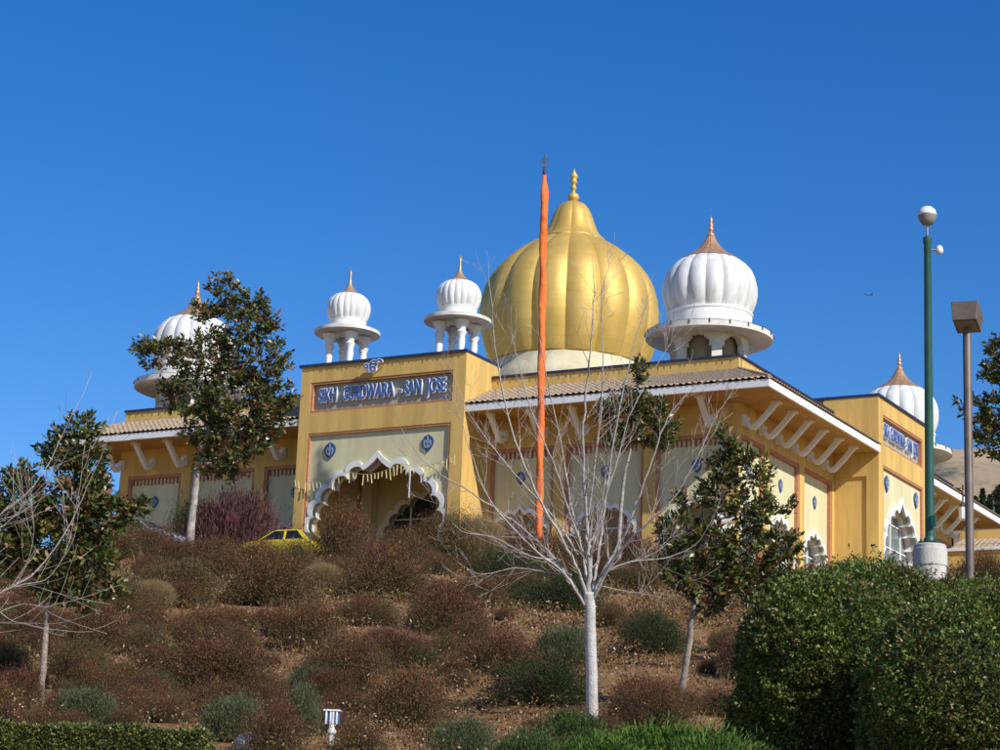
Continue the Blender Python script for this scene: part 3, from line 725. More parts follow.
# --- garland of pennants across the entrance arch
gl = thing('pennant_garland', (-61.85, 96.6, 24.2), 'string of short yellow pennants hanging across the big front arch', 'garland')
m = MB(); cord = MB(); pts = []
for i in range(44):
    u = -67.0+10.2*i/43; s = (i/43)
    z = 22.35+.75*s-.35*math.sin(PI*((s*3) % 1))
    pts.append((u, 96.72, z))
    if random.random() < .28: continue
    h = random.uniform(.3, .66); dx = random.uniform(-.08, .14)
    m.add([(u-.024, 96.70, z), (u+.024, 96.74, z), (u+.02+dx, 96.72, z-h), (u-.02+dx, 96.68, z-h)], [(0, 1, 2, 3)])
m.tube(pts, .012, 4); m.build('pennants', M_pennant, gl)
m = MB(); m.box(-59.5, 96.60, 20.9, -59.44, 96.63, 22.6); m.build('streamer', M_letw, gl)

# ------------------------------------------------------------------ low annex beside the far corner
an = thing('low_annex', (-33, 127, 17), 'low yellow walled annex with white coping and rose base band at the far right end', 'building')
m = MB(); m.box(-39.05, 125, 20.62, -22, 132, 21.6); m.build('wall', M_yel, an)
m = MB(); m.box(-39.05, 124.99, Z0, -22, 131.99, 20.618); m.build('base_band', M_pink, an)
m = MB(); m.box(-39.08, 124.85, 21.602, -21.9, 132.1, 21.78); m.build('coping', M_white, an)
m = MB(); n = 150; vs = []; fs = []
for j, (yy, zz) in enumerate(((125.9, 21.85), (127.2, 22.35), (127.21, 22.42), (128.6, 22.95))):
    for i in range(n+1): u = -38.9+16*i/n; vs.append((u, yy, zz+.045*math.sin(2*PI*u/.34)))
for j in range(3):
    for i in range(n): fs.append((j*(n+1)+i, j*(n+1)+i+1, (j+1)*(n+1)+i+1, (j+1)*(n+1)+i))
m.add(vs, fs); m.build('tiled_roof', M_tile, an)
m = MB(); m.box(-38.9, 128.55, 21.7, -22.9, 128.9, 23.45); m.build('upper_wall', M_yel, an)
# hanging lantern below the far eave
p = at(963, 514, 127)
la = thing('hanging_lantern', (p[0], p[1], p[2]), 'small white lantern hanging on a dark rod below the far eave', 'lantern')
m = MB(); m.tube([(p[0], p[1], p[2]+.45), (p[0], p[1], p[2]+1.75)], .05, 6); m.lathe([(.1, p[2]+.7), (.22, p[2]+.5), (.28, p[2]+.4)], 8, p[0], p[1]); m.build('rod', M_barkd, la)
m = MB(); m.lathe([(.26, p[2]+.4), (.28, p[2]+.38), (.25, p[2]-.3), (.12, p[2]-.38)], 8, p[0], p[1]); m.build('shade', M_lampw, la)

# ------------------------------------------------------------------ flagpole
Pb = on_y(539, 530, 90.7); Pt = on_y(544.6, 152, 90.7)
Pb = np.array([Pb[0], Pb[1], Pb[2]]); dirp = (Pt-Pb)/(Pt[2]-Pb[2]); base = Pb+dirp*(H(Pb[0], Pb[1])-Pb[2])
fl = thing('flagpole', base, 'tall flagpole wrapped in orange cloth with a steel emblem tip before the facade', 'flagpole')
L = Pt[2]-base[2]
P = lambda h: tuple(base+dirp*h)
hc = L-1.15
m = MB(); m.tube([P(0), P(L-1.0)], [.10, .05], 8); m.build('pole', M_steel, fl)
m = MB(); vs = []; fs = []; n = 14; rows = 150
for j in range(rows+1):
    h = .3+(hc-.3)*j/rows; c_ = base+dirp*h
    for i in range(n):
        a = 2*PI*i/n; r_ = .182+.022*math.sin(2*a+h*1.9)+.014*math.sin(h*9+2*a)*(noise.noise(Vector((h*.8, 3, 1)))+.5)+.02*noise.noise(Vector((h*1.4, math.cos(a), math.sin(a))))
        if h > hc-2.8: r_ *= 1+.35*(math.sin((h-hc+2.8)/2.8*PI))*max(0, math.cos(a-1.0))
        if h > hc-.9: r_ *= max(.5, (hc-h)/.9)
        vs.append((c_[0]+r_*math.cos(a), c_[1]+r_*math.sin(a), c_[2]))
for j in range(rows):
    for i in range(n): fs.append((j*n+i, j*n+(i+1) % n, (j+1)*n+(i+1) % n, (j+1)*n+i))
m.add(vs, fs); m.build('cloth_wrap', M_orange, fl, smooth=True)
m = MB(); q = P(hc-.1); m.lathe([(.09, q[2]), (.10, q[2]+.15), (.05, q[2]+.42)], 10, q[0], q[1]); m.build('tie', M_navy, fl, smooth=True)
tp = np.array(P(L-.55)); m = MB(); g2 = lambda u, v, w: (tp[0]+u, tp[1]+w, tp[2]+v)
m.prism([(-.03, -.45), (-.055, .3), (0, .55), (.055, .3), (.03, -.45)], g2, -.02, .02)
inn = [(.11*math.cos(2*PI*i/16), .1+.11*math.sin(2*PI*i/16)) for i in range(17)]; out = [(.155*math.cos(2*PI*i/16), .1+.155*math.sin(2*PI*i/16)) for i in range(17)]
m.strip(inn, out, g2, -.015, .015)
for s_ in (-1, 1):
    inn = [(s_*(.2*math.cos(a)), -.02+.27*math.sin(a)) for a in np.linspace(-1.4, .9, 9)]; out = [(s_*(.25*math.cos(a)), -.02+.32*math.sin(a)) for a in np.linspace(-1.4, .9, 9)]
    m.strip(inn, out, g2, -.015, .015)
m.build('khanda_finial', M_steel, fl)

# ------------------------------------------------------------------ street lamps
# green pole with round lamps on a concrete pier
p = at(930, 545, 60); gz = H(p[0], p[1]); top_ = at(926.2, 236, 60.2)
lp = thing('green_lamp_post', (p[0], p[1], gz), 'tall dark green lamp post with round lamp head on a pale concrete pier', 'lamp post')
zc = p[2]
m = MB(); m.lathe([(.44, gz-.5), (.45, zc-.62), (.475, zc-.6), (.48, zc-.14), (.45, zc-.12), (.45, zc-.03), (.42, zc)], 40, p[0], p[1]); m.build('concrete_pier', M_conc, lp, smooth=True, angle=35)
m = MB(); m.box(p[0]-.26, p[1]-.26, zc-.01, p[0]+.26, p[1]+.26, zc+.08); m.lathe([(.2, zc+.08), (.15, zc+.22), (.13, zc+.24)], 16, p[0], p[1])
for sx in (-1, 1):
    for sy in (-1, 1): m.lathe([(.03, zc+.08), (.03, zc+.15)], 6, p[0]+sx*.2, p[1]+sy*.2)
m.build('base_plate', M_green, lp)
zt = zof(238, p[0], p[1])+.05
m = MB(); m.lathe([(.135, zc+.2), (.135, zc+.3), (.105, zt-.25), (.13, zt-.2), (.13, zt-.05), (.06, zt)], 20, p[0], p[1]); m.box(p[0]+.08, p[1]-.2, zc+.5, p[0]+.22, p[1]-.1, zc+.8); m.build('pole', M_green, lp, smooth=True, angle=30)
m = MB(); m.tube([(p[0], p[1], zt-.1), (p[0], p[1], zt+.4)], .035, 6); m.tube([(p[0]-.1, p[1]-.05, zt-.42), (p[0]+.28, p[1]+.1, zt-.42)], .03, 6); m.build('arm', M_lampg, lp)
hx, hy, hz = p[0], p[1], zt+.62
m = MB(); m.lathe([(.02, hz-.27), (.16, hz-.25), (.22, hz-.15), (.27, hz-.02), (.27, hz+.02)], 24, hx, hy); o1 = m.build('lamp_housing', M_lampg, lp, smooth=True)
m = MB(); m.lathe([(.275, hz+.0), (.28, hz+.04), (.24, hz+.17), (.15, hz+.26), (.02, hz+.3)], 24, hx, hy); m.build('lamp_cover', M_lampw, lp, smooth=True)
for sx, rr_ in ((.34, .12),):
    m = MB(); m.lathe([(.02, zt-.55), (rr_*.8, zt-.5), (rr_, zt-.42), (rr_*.7, zt-.3), (.02, zt-.26)], 14, p[0]+sx*.9, p[1]+sx*.45); m.build('side_lamp', M_lampw, lp, smooth=True)
# taupe pole with a box shaped head
p = at(970.5, 600, 42); gz = H(p[0], p[1]); tt = at(967, 332, 42); tt[2] = zof(331, p[0], p[1])
lp2 = thing('parking_lamp_post', (p[0], p[1], gz), 'taupe parking lamp post topped by a tilted box shaped lamp head', 'lamp post')
m = MB(); m.lathe([(.085, gz-.3), (.085, tt[2]), (.06, tt[2]+.05)], 20, p[0], p[1]); m.build('pole', M_bronze, lp2, smooth=True, angle=30)
m = MB(); R3 = Matrix.Rotation(math.radians(8), 3, 'Z') @ Matrix.Rotation(math.radians(-10), 3, 'X'); w2, d2, h2 = .27, .36, .20
c8 = [Vector((sx*w2*(1 if sz > 0 else .88), sy*d2*(1 if sz > 0 else .9), sz*h2)) for sz in (-1, 1) for sx, sy in ((-1, -1), (1, -1), (1, 1), (-1, 1))]
hc_ = Vector((p[0]+.02, p[1]-.05, tt[2]+.27)); c8 = [R3 @ v+hc_ for v in c8]
m.add(c8, [(0, 3, 2, 1), (4, 5, 6, 7), (0, 1, 5, 4), (1, 2, 6, 5), (2, 3, 7, 6), (3, 0, 4, 7)]); hd = m.build('lamp_head', M_bronze, lp2)
bv = hd.modifiers.new('b', 'BEVEL'); bv.width = .012; bv.segments = 2
m = MB(); cc = [R3 @ Vector((sx*.2, sy*.26, -.21)) + hc_ for sx, sy in ((-1, -1), (1, -1), (1, 1), (-1, 1))]; cc += [R3 @ Vector((sx*.2, sy*.26, -.198)) + hc_ for sx, sy in ((-1, -1), (1, -1), (1, 1), (-1, 1))]
m.add(cc, [(0, 3, 2, 1), (4, 5, 6, 7), (0, 1, 5, 4), (1, 2, 6, 5), (2, 3, 7, 6), (3, 0, 4, 7)]); m.build('lens', M_lampg, lp2)

# ------------------------------------------------------------------ cars at the top of the slope
def car(loc, ang, paint, label):
    t_ = thing('parked_car', loc, label, 'car', 'cars parked on the hilltop')
    ca, sa = math.cos(ang), math.sin(ang)
    g = lambda u, v, w: (loc[0]+u*ca-w*sa, loc[1]+u*sa+w*ca, loc[2]+v)
    body = [(-2.15, .32), (-2.2, .62), (-2.1, .86), (-1.3, .95), (1.0, .97), (1.75, .88), (2.15, .68), (2.2, .42), (2.12, .28), (1.7, .25), (-1.7, .25)]
    m = MB(); m.prism(body, g, -.86, .86); b = m.build('body', paint, t_); bv = b.modifiers.new('b', 'BEVEL'); bv.width = .07; bv.segments = 3
    # cabin: pillars and roof in paint, glass inside
    m = MB(); k = [(-1.75, .93, .80), (-1.2, 1.42, .62), (.25, 1.45, .62), (1.05, .95, .8)]
    def sec(q, inset): return [g(u, v, w_) for (u, v, hw) in q for w_ in (-(hw-inset), hw-inset)]
    vs = sec(k, .03); m.add(vs, [(0, 2, 3, 1), (2, 4, 5, 3), (4, 6, 7, 5), (0, 1, 7, 6), (0, 6, 4, 2), (1, 3, 5, 7)]); m.build('windows', M_carG, t_)
    m = MB()
    top_r = [(-1.25, 1.40), (-1.0, 1.47), (.05, 1.49), (.32, 1.42), (.0, 1.425), (-1.0, 1.415)]
    m.prism(top_r, g, -.64, .64)
    for w_ in (-1, 1):
        for (a, b2, wd) in (((-1.8, .92), (-1.2, 1.44), .13), ((-.45, .93), (-.42, 1.44), .05), ((1.1, .94), (.28, 1.44), .05)):
            q = [g(a[0]-wd, a[1], w_*.83), g(a[0]+wd, a[1], w_*.83), g(b2[0]+wd*.8, b2[1], w_*.645), g(b2[0]-wd*.8, b2[1], w_*.645)]
            q2 = [g(a[0]-wd, a[1], w_*.76), g(a[0]+wd, a[1], w_*.76), g(b2[0]+wd*.8, b2[1], w_*.58), g(b2[0]-wd*.8, b2[1], w_*.58)]
            m.add(q+q2, [(0, 1, 2, 3), (4, 7, 6, 5), (0, 4, 5, 1), (1, 5, 6, 2), (2, 6, 7, 3), (3, 7, 4, 0)])
    m.build('roof', paint, t_)
    for u in (-1.35, 1.35):
        for w_ in (-.87, .67):
            m = MB(); m.prism([(u+.32*math.cos(2*PI*i/24), .32+.32*math.sin(2*PI*i/24)) for i in range(24)], g, w_, w_+.2); wh = m.build('wheel', M_rub, t_)
            m = MB(); m.prism([(u+.19*math.cos(2*PI*i/16), .32+.19*math.sin(2*PI*i/16)) for i in range(16)], g, w_-.012 if w_ < 0 else w_+.19, w_+.01 if w_ < 0 else w_+.212); m.build('rim', M_steel, wh)
    for w_ in (-.6, .6):
        m = MB(); m.prism([(2.12, .55), (2.12, .7), (2.215, .66), (2.215, .55)], g, w_-.18, w_+.18); m.build('headlight', M_lampw, t_)
    return t_
p = on_y(281, 531, 88.0); zt_ = p[2]-1.5
car((p[0]+.3, 88.0, max(zt_-.05, H(p[0]-.35, 88.0)+.02)), PI, M_carY, 'bright yellow car, only roof and pillar showing above the bushes left of the front arch')
p = on_y(142, 517, 79.5); car((p[0], 79.5, H(p[0], 79.5)+.02), 0, M_carW, 'pale silver blue car barely showing behind the bushes at the left wing')

# ------------------------------------------------------------------ small things near the bottom of the slope
p, d = ground_at(331, 742)
ub = thing('garden_floodlight', p, 'small white slatted floodlight on a short white post among the shrubs', 'floodlight')
k = d/F
m = MB(); m.tube([p-np.array([0, 0, .1]), p+np.array([0, 0, 17*k])], [3.2*k, 2.8*k], 8); m.lathe([(2.5*k, p[2]+6*k), (4.6*k, p[2]+9*k), (4.6*k, p[2]+11*k), (2.5*k, p[2]+14*k)], 12, p[0], p[1]); m.build('post', M_lampw, ub, smooth=True)
cx_, cy_ = R[0][0], R[0][1]
def bx(mb, u0, u1, z0, z1, w0, w1):
    vs = [(p[0]+u*cx_-w*cy_, p[1]+u*cy_+w*cx_, p[2]+z) for z in (z0, z1) for u, w in ((u0, w0), (u1, w0), (u1, w1), (u0, w1))]
    mb.add(vs, [(0, 3, 2, 1), (4, 5, 6, 7), (0, 1, 5, 4), (1, 2, 6, 5), (2, 3, 7, 6), (3, 0, 4, 7)])
m = MB(); bx(m, -8*k, 7*k, 18*k, 30*k, 0, .1); m.build('housing', M_letb, ub)
m = MB()
for u in (-6, -1.5, 1, 4.5): bx(m, (u-.9)*k, (u+.9)*k, 17.5*k, 31*k, -.03, -.002)
bx(m, -9*k, 8*k, 30.5*k, 32*k, -.04, .12); m.build('slats', M_lampw, ub)
hp = [ground_at(x_, y_)[0]+np.array([0, 0, .05]) for x_, y_ in ((207, 737), (213, 741), (220, 739), (228, 742), (231, 738), (236, 743), (240, 746))]
m = MB(); m.tube(hp, .022, 6); tag(m.build('garden_hose', M_hose, None, smooth=True, org=hp[0]), 'short turquoise hose lying on the soil by the clipped hedge', 'hose')
p, d = ground_at(247, 749)
m = MB(); m.lathe([(.12, p[2]-.3), (.14, p[2]+.02), (.15, p[2]+.08), (.10, p[2]+.15), (.03, p[2]+.17)], 16, p[0], p[1]); tag(m.build('pipe_cap', M_lampw, None, smooth=True, org=p), 'rounded white pipe cap at the very bottom beside the hose', 'pipe cap')
p = at(869, 295, 150)
m = MB(); m.add([p+np.array(q) for q in ((-.05, 0, 0), (-.35, 0, .16), (-.2, .02, .02), (0, 0, -.05), (.12, 0, .02), (.32, 0, .2), (.22, .02, .03), (.3, 0, -.06), (0, .08, .02))], [(0, 1, 2, 3), (3, 2, 8), (4, 5, 6, 3), (3, 6, 7), (3, 8, 4)]); bd_ = m.build('bird', M_bird, None, org=p); tag(bd_, 'tiny dark bird flying in the blue sky', 'bird')

# ------------------------------------------------------------------ trees
def to_px(p, q): return np.asarray(p)
def limb(m, pix, d, r0, r1, n=7, wob=.0, base=None):
    """smooth limb through picture guides [(px, py, depth offset)]"""
    P = [Vector(at(a, b_, d+c_)) for a, b_, c_ in pix]
    if base is not None: P[0] = Vector(base)
    pts = []
    for i in range(len(P)-1):
        p0 = P[max(0, i-1)]; p1 = P[i]; p2 = P[i+1]; p3 = P[min(len(P)-1, i+2)]
        for k in range(5):
            t = k/5; pts.append(.5*((2*p1)+(-p0+p2)*t+(2*p0-5*p1+4*p2-p3)*t*t+(-p0+3*p1-3*p2+p3)*t**3))
    pts.append(P[-1])
    if wob: pts = [p+Vector([random.uniform(-wob, wob) for _ in range(3)]) if 0 < i < len(pts)-1 else p for i, p in enumerate(pts)]
    rad = [r0+(r1-r0)*(i/(len(pts)-1))**.8 for i in range(len(pts))]
    m.tube(pts, rad, n); return pts, rad
def magnolia(name, label, d, trunk, blobs, nclus, leafL, r0, mat=L_mag, limbs=(), seed=1, org=None, group='magnolia trees on the slope', young=.3, name_=None):
    global rng
    rng = np.random.default_rng(seed); random.seed(seed)
    base = at(trunk[0][0], trunk[0][1], d); gz = H(base[0], base[1])
    t_ = thing('magnolia_tree', (base[0], base[1], gz), label, 'tree', group)
    m = MB(); tp_, tr_ = limb(MB(), trunk, d, r0, r0*.35, 10, wob=r0*.12)
    m.tube(([(base[0], base[1], gz-.3)] if gz < base[2] else [])+list(tp_), ([r0*1.08] if gz < base[2] else [])+tr_, 10)
    m.build('trunk', M_barkm if d > 60 else M_bark, t_, smooth=True)
    m = MB(); cent = []
    wsum = sum(b_[2]*b_[3]*(b_[4] if len(b_) > 4 else 1) for b_ in blobs)
    for b_ in blobs:
        cx, cy, rx, ry = b_[:4]; w = b_[4] if len(b_) > 4 else 1; k = max(3, int(nclus*rx*ry*w/wsum)); kk = d/F
        c0 = at(cx, cy, d)
        cnt = 0
        hub = np.array(tp_[min(len(tp_)-1, int(len(tp_)*.75))])
        while cnt < k:
            q = rng.normal(size=3); q /= np.linalg.norm(q); q *= rng.uniform(.35, 1.0)**.6
            off = R[0]*q[0]*rx*kk-R[1]*q[1]*ry*kk+R[2]*q[2]*.85*(rx+ry)/2*kk
            cent.append((c0+off, nrm(q[0]*R[0]-q[1]*R[1]*.6+q[2]*R[2]+np.array([0, 0, .55])), rng.random())); cnt += 1
        # limb to the blob
        if len(tp_) > 3:
            f = min([q for q in tp_[len(tp_)//3:] if q.z < c0[2]-.25*ry*kk] or [tp_[len(tp_)//3]], key=lambda q: (q-Vector(c0)).length); mid = (Vector(f)*.5+Vector(c0)*.5)+Vector((0, 0, -.05*ry*kk)); m.tube([f, mid, Vector(c0), Vector(c0)+Vector(-R[1]*ry*.6*kk)], [r0*.35, r0*.24, r0*.14, r0*.05], 6)
            for j in range(7):
                q = cent[-1-rng.integers(0, k)]; e = Vector(q[0]); s_ = Vector(c0); m.tube([s_, s_.lerp(e, .5)+Vector((0, 0, -.04)), e], [r0*.10, r0*.07, r0*.03], 4)
    m.build('branches', M_bark, t_)
    B = []; D = []; LL = []; B2 = []; D2 = []; L2 = []
    for c0, u, rv in cent:
        n_ = rng.integers(13, 21)
        dd = rng.normal(size=(n_, 3)); dd = nrm(dd)*.9+u*.75; bb = c0+u*rng.uniform(-.5, .35, size=(n_, 1))*leafL*1.6+rng.normal(size=(n_, 3))*leafL*.2
        ln = leafL*rng.uniform(.65, 1.15, n_)
        if rv < young: B2.append(bb); D2.append(dd); L2.append(ln)
        else: B.append(bb); D.append(dd); LL.append(ln)
    B, D, LL = np.concatenate(B), np.concatenate(D), np.concatenate(LL)
    quads_obj('leaves', leaves(B, D, LL, LL*.40), mat, t_)
    if B2:
        B2, D2, L2 = np.concatenate(B2), np.concatenate(D2), np.concatenate(L2)
        quads_obj('young_leaves', leaves(B2, D2, L2, L2*.4), L_magd, t_)
    return t_
magnolia('m', 'round headed magnolia with pale trunk on the hill crest before the left wing', 99,
    [(191, 527, 0), (194, 500, 0), (198, 470, 0), (204, 452, 0), (210, 420, 0), (218, 380, 0), (226, 330, 0), (232, 300, 0)],
    [(226, 290, 19, 17), (205, 310, 16, 12), (255, 300, 13, 12), (243, 325, 32, 22), (275, 325, 13, 10, .8), (165, 355, 30, 16), (146, 348, 13, 11), (205, 355, 32, 26), (255, 360, 36, 28), (190, 392, 33, 26, 1.1), (235, 400, 40, 34, 1.1), (272, 395, 24, 24), (205, 430, 25, 22), (240, 440, 28, 26), (212, 462, 22, 14), (262, 430, 22, 20), (228, 470, 16, 13), (284, 415, 10, 12, .7)], 980, .29, .20, seed=3)
magnolia('m', 'leafy young magnolia on a bare leaning stem at the far left of the slope', 36,
    [(39, 724, 0), (42, 680, 0), (45, 640, 0), (48, 600, 0), (55, 560, 0), (66, 520, 0), (74, 480, 0), (78, 440, 0)],
    [(66, 432, 12, 12, .8), (86, 430, 13, 13, .8), (60, 455, 22, 16), (90, 462, 20, 18), (75, 500, 42, 28), (20, 505, 26, 32), (-5, 540, 30, 38), (50, 545, 42, 30), (100, 515, 32, 24), (132, 508, 14, 11), (55, 580, 28, 22), (90, 560, 26, 26), (20, 475, 14, 12, .8), (78, 595, 22, 18), (110, 590, 17, 12, .7)], 800, .15, .07, seed=4, young=.35)
magnolia('m', 'sparse magnolia with a slanting stem between the bare tree and the large green bush', 38,
    [(677, 720, 0), (682, 690, 0), (688, 650, 0), (693, 610, 0), (700, 570, 0), (712, 520, 0), (722, 470, 0), (730, 435, 0)],
    [(730, 436, 12, 14, .8), (733, 455, 13, 12), (715, 470, 12, 10, .6), (735, 462, 20, 14), (760, 475, 18, 14, .8), (790, 507, 10, 8, .5), (722, 490, 20, 22), (752, 510, 28, 22), (690, 500, 16, 14, .7), (680, 530, 24, 20), (712, 545, 32, 26), (750, 550, 36, 26), (785, 548, 20, 17), (700, 580, 38, 22), (740, 585, 30, 22), (668, 560, 17, 17, .8), (705, 606, 20, 10), (765, 575, 24, 16)], 440, .155, .075, seed=5, young=.15)
magnolia('m', 'dark narrow magnolia half hidden behind the bare pale tree, close to the facade', 97,
    [(618, 560, 0), (620, 520, 0), (624, 480, 0), (630, 450, 0), (634, 420, 0), (638, 385, 0)],
    [(638, 372, 9, 14, .9), (632, 400, 20, 14), (652, 408, 16, 12), (610, 410, 14, 12), (645, 430, 30, 18), (615, 438, 16, 14), (660, 440, 16, 14), (668, 425, 12, 9)], 330, .27, .11, seed=6, young=.1)
magnolia('m', 'dark magnolia whose leafy edge enters the picture behind the taupe lamp post', 45,
    [(1062, 640, 0), (1062, 560, 0), (1060, 480, 0), (1058, 420, 0), (1055, 360, 0)],
    [(995, 345, 10, 12), (990, 378, 9, 12), (1010, 370, 26, 26), (1000, 415, 24, 22), (965, 402, 11, 8, .5), (975, 418, 12, 10, .7), (992, 440, 22, 20), (1040, 330, 30, 30), (1050, 390, 40, 45), (1050, 450, 40, 35), (1085, 400, 40, 60), (1010, 452, 14, 12)], 800, .15, .1, seed=8, young=.05)

# bare pale trees
def bare_tree(label, d, trunk, leaders, r0, seed, dens=1.):
    random.seed(seed)
    base = at(trunk[0][0], trunk[0][1], d); gz = H(base[0], base[1])
    t_ = thing('bare_tree', (base[0], base[1], gz), label, 'tree', 'leafless pale trees')
    m = MB(); tp_, tr_ = limb(MB(), trunk, d, r0, r0*.82, 14, wob=r0*.04)
    m.tube(([(base[0], base[1], gz-.3)] if gz < base[2] else [])+list(tp_), ([r0*1.1] if gz < base[2] else [])+tr_, 14)
    m.build('trunk', M_barkw, t_, smooth=True)
    br = MB(); tw = MB()
    def twig(m_, p, dr, L, r, lev):
        n = 5; pts = [p]; dcur = dr.normalized()
        for i in range(n):
            dcur = (dcur+Vector((random.uniform(-.13, .13), random.uniform(-.13, .13), random.uniform(-.02, .16)))).normalized()
            pts.append(pts[-1]+dcur*L/n)
        m_.tube(pts, [max(.0022, r*(1-.8*i/n)) for i in range(n+1)], 5 if lev == 0 else 4 if lev == 1 else 3, cap=False)
        if lev < 2:
            k = int((4 if lev == 0 else 3)*dens+random.random())
            for j in range(k):
                i = random.randint(1, n-1); a = pts[i]; t = (pts[i+1]-pts[i]).normalized()
                s = t.cross(Vector([random.gauss(0, 1) for _ in range(3)])).normalized()
                twig(m_, a, t*.75+s*random.uniform(.45, .8)+Vector((0, 0, .12)), L*random.uniform(.35, .6), r*.55, lev+1)
    for ld, r in leaders:
        pts, rad = limb(br, ld, d, r*.74, r*.11, 7, wob=r*.3)
        n = len(pts)
        for i in range(3, n-1):
            for rep in range(2):
                if random.random() < .50*dens:
                    t = (pts[i+1]-pts[i]).normalized(); s = t.cross(Vector([random.gauss(0, 1) for _ in range(3)])).normalized()
                    twig(tw, pts[i], t*.8+s*random.uniform(.5, .95)+Vector((0, 0, .1)), random.uniform(.45, 1.2)*(1-.35*i/n), rad[i]*.42, 0 if random.random() < .6 else 1)
        twig(tw, pts[-1], (pts[-1]-pts[-2]), .5, rad[-1], 1)
    br.build('limbs', M_limb, t_, smooth=True); tw.build('twigs', M_twig, t_)
    return t_
r = .105
bare_tree('leafless tree with smooth whitish trunk and fanned branches in the middle of the slope', 35,
    [(592, 728, 0), (592, 690, 0), (591, 650, 0), (590, 610, 0), (589, 592, 0)],
    [([(589, 598, 0), (589, 560, 0), (586, 520, .1), (583, 460, .1), (585, 400, 0), (591, 340, 0), (594, 285, 0)], r*.6),
     ([(588, 602, 0), (578, 570, -.1), (560, 535, -.2), (540, 500, -.3), (515, 440, -.4), (500, 380, -.4), (494, 330, -.5), (489, 280, -.5)], r*.45),
     ([(587, 604, 0), (570, 580, .2), (545, 548, .4), (505, 515, .6), (470, 492, .7), (425, 462, .8), (400, 425, .8)], r*.38),
     ([(586, 608, 0), (565, 575, -.3), (530, 545, -.6), (490, 500, -.8), (470, 450, -.9), (460, 415, -.9)], r*.34),
     ([(592, 600, 0), (605, 568, .1), (625, 535, .2), (640, 495, .3), (655, 450, .3), (672, 410, .3), (700, 385, .3)], r*.42),
     ([(592, 602, 0), (612, 562, -.2), (640, 530, -.5), (672, 500, -.7), (695, 462, -.8), (712, 425, -.8), (730, 395, -.8)], r*.36),
     ([(590, 600, 0), (598, 560, .3), (604, 510, .5), (612, 450, .6), (622, 395, .6), (634, 345, .6), (648, 300, .6)], r*.42),
     ([(588, 590, 0), (582, 550, .3), (570, 500, .5), (560, 440, .6), (548, 385, .6), (540, 340, .6)], r*.38),
     ([(586, 560, .1), (572, 520, -.1), (556, 470, -.3), (535, 420, -.4), (520, 370, -.4), (512, 335, -.4)], r*.28),
     ([(590, 545, .1), (605, 500, -.1), (620, 450, -.2), (632, 410, -.3), (660, 360, -.3), (676, 335, -.3)], r*.28),
     ([(588, 520, .1), (594, 470, 0), (600, 420, -.1), (603, 360, -.2), (601, 300, -.2), (610, 262, -.2)], r*.26),
     ([(600, 575, 0), (630, 562, .1), (665, 558, .2), (695, 545, .2), (712, 520, .2)], r*.2),
     ([(598, 585, 0), (620, 590, .1), (642, 592, .2), (652, 575, .2)], r*.12),
     ([(572, 575, 0), (545, 572, .1), (515, 568, .2), (480, 574, .2), (455, 560, .3)], r*.2),
     ([(560, 560, 0), (530, 556, -.2), (495, 538, -.3), (460, 530, -.4), (438, 500, -.4)], r*.18),
     ([(578, 555, 0), (556, 520, .4), (520, 480, .7), (495, 450, .8), (470, 415, .9), (452, 370, .9)], r*.25)], r, 21, .68)
bare_tree('leafless pale tree reaching in from the left edge with arching shoots', 22,
    [(-95, 770, 0), (-92, 730, 0), (-88, 690, 0), (-82, 650, 0)],
    [([(-82, 655, 0), (-50, 620, 0), (-10, 598, 0), (25, 580, 0), (50, 555, 0), (75, 515, 0), (90, 480, 0), (102, 455, 0)], .022),
     ([(-85, 660, 0), (-60, 600, .1), (-30, 545, .1), (0, 515, .1), (25, 495, .1), (45, 470, .1), (60, 440, .1), (72, 415, .1)], .022),
     ([(-84, 660, 0), (-50, 590, -.1), (-20, 545, -.1), (10, 520, -.1), (28, 500, -.1), (40, 488, -.1)], .014),
     ([(-10, 598, 0), (20, 585, 0), (45, 580, 0), (62, 560, 0), (75, 535, 0), (78, 505, 0)], .010),
     ([(-84, 665, 0), (-40, 632, 0), (0, 612, 0), (25, 604, 0), (50, 607, 0), (62, 590, 0)], .012),
     ([(0, 612, 0), (15, 622, 0), (35, 623, 0), (46, 624, 0)], .006),
     ([(-86, 660, 0), (-95, 600, 0), (-105, 540, 0), (-110, 470, 0)], .025), ([(-88, 660, 0), (-120, 610, .2), (-150, 560, .3), (-170, 500, .3)], .022),
     ([(10, 588, 0), (28, 560, 0), (34, 530, 0), (32, 505, 0)], .007)], .055, 9, .35)

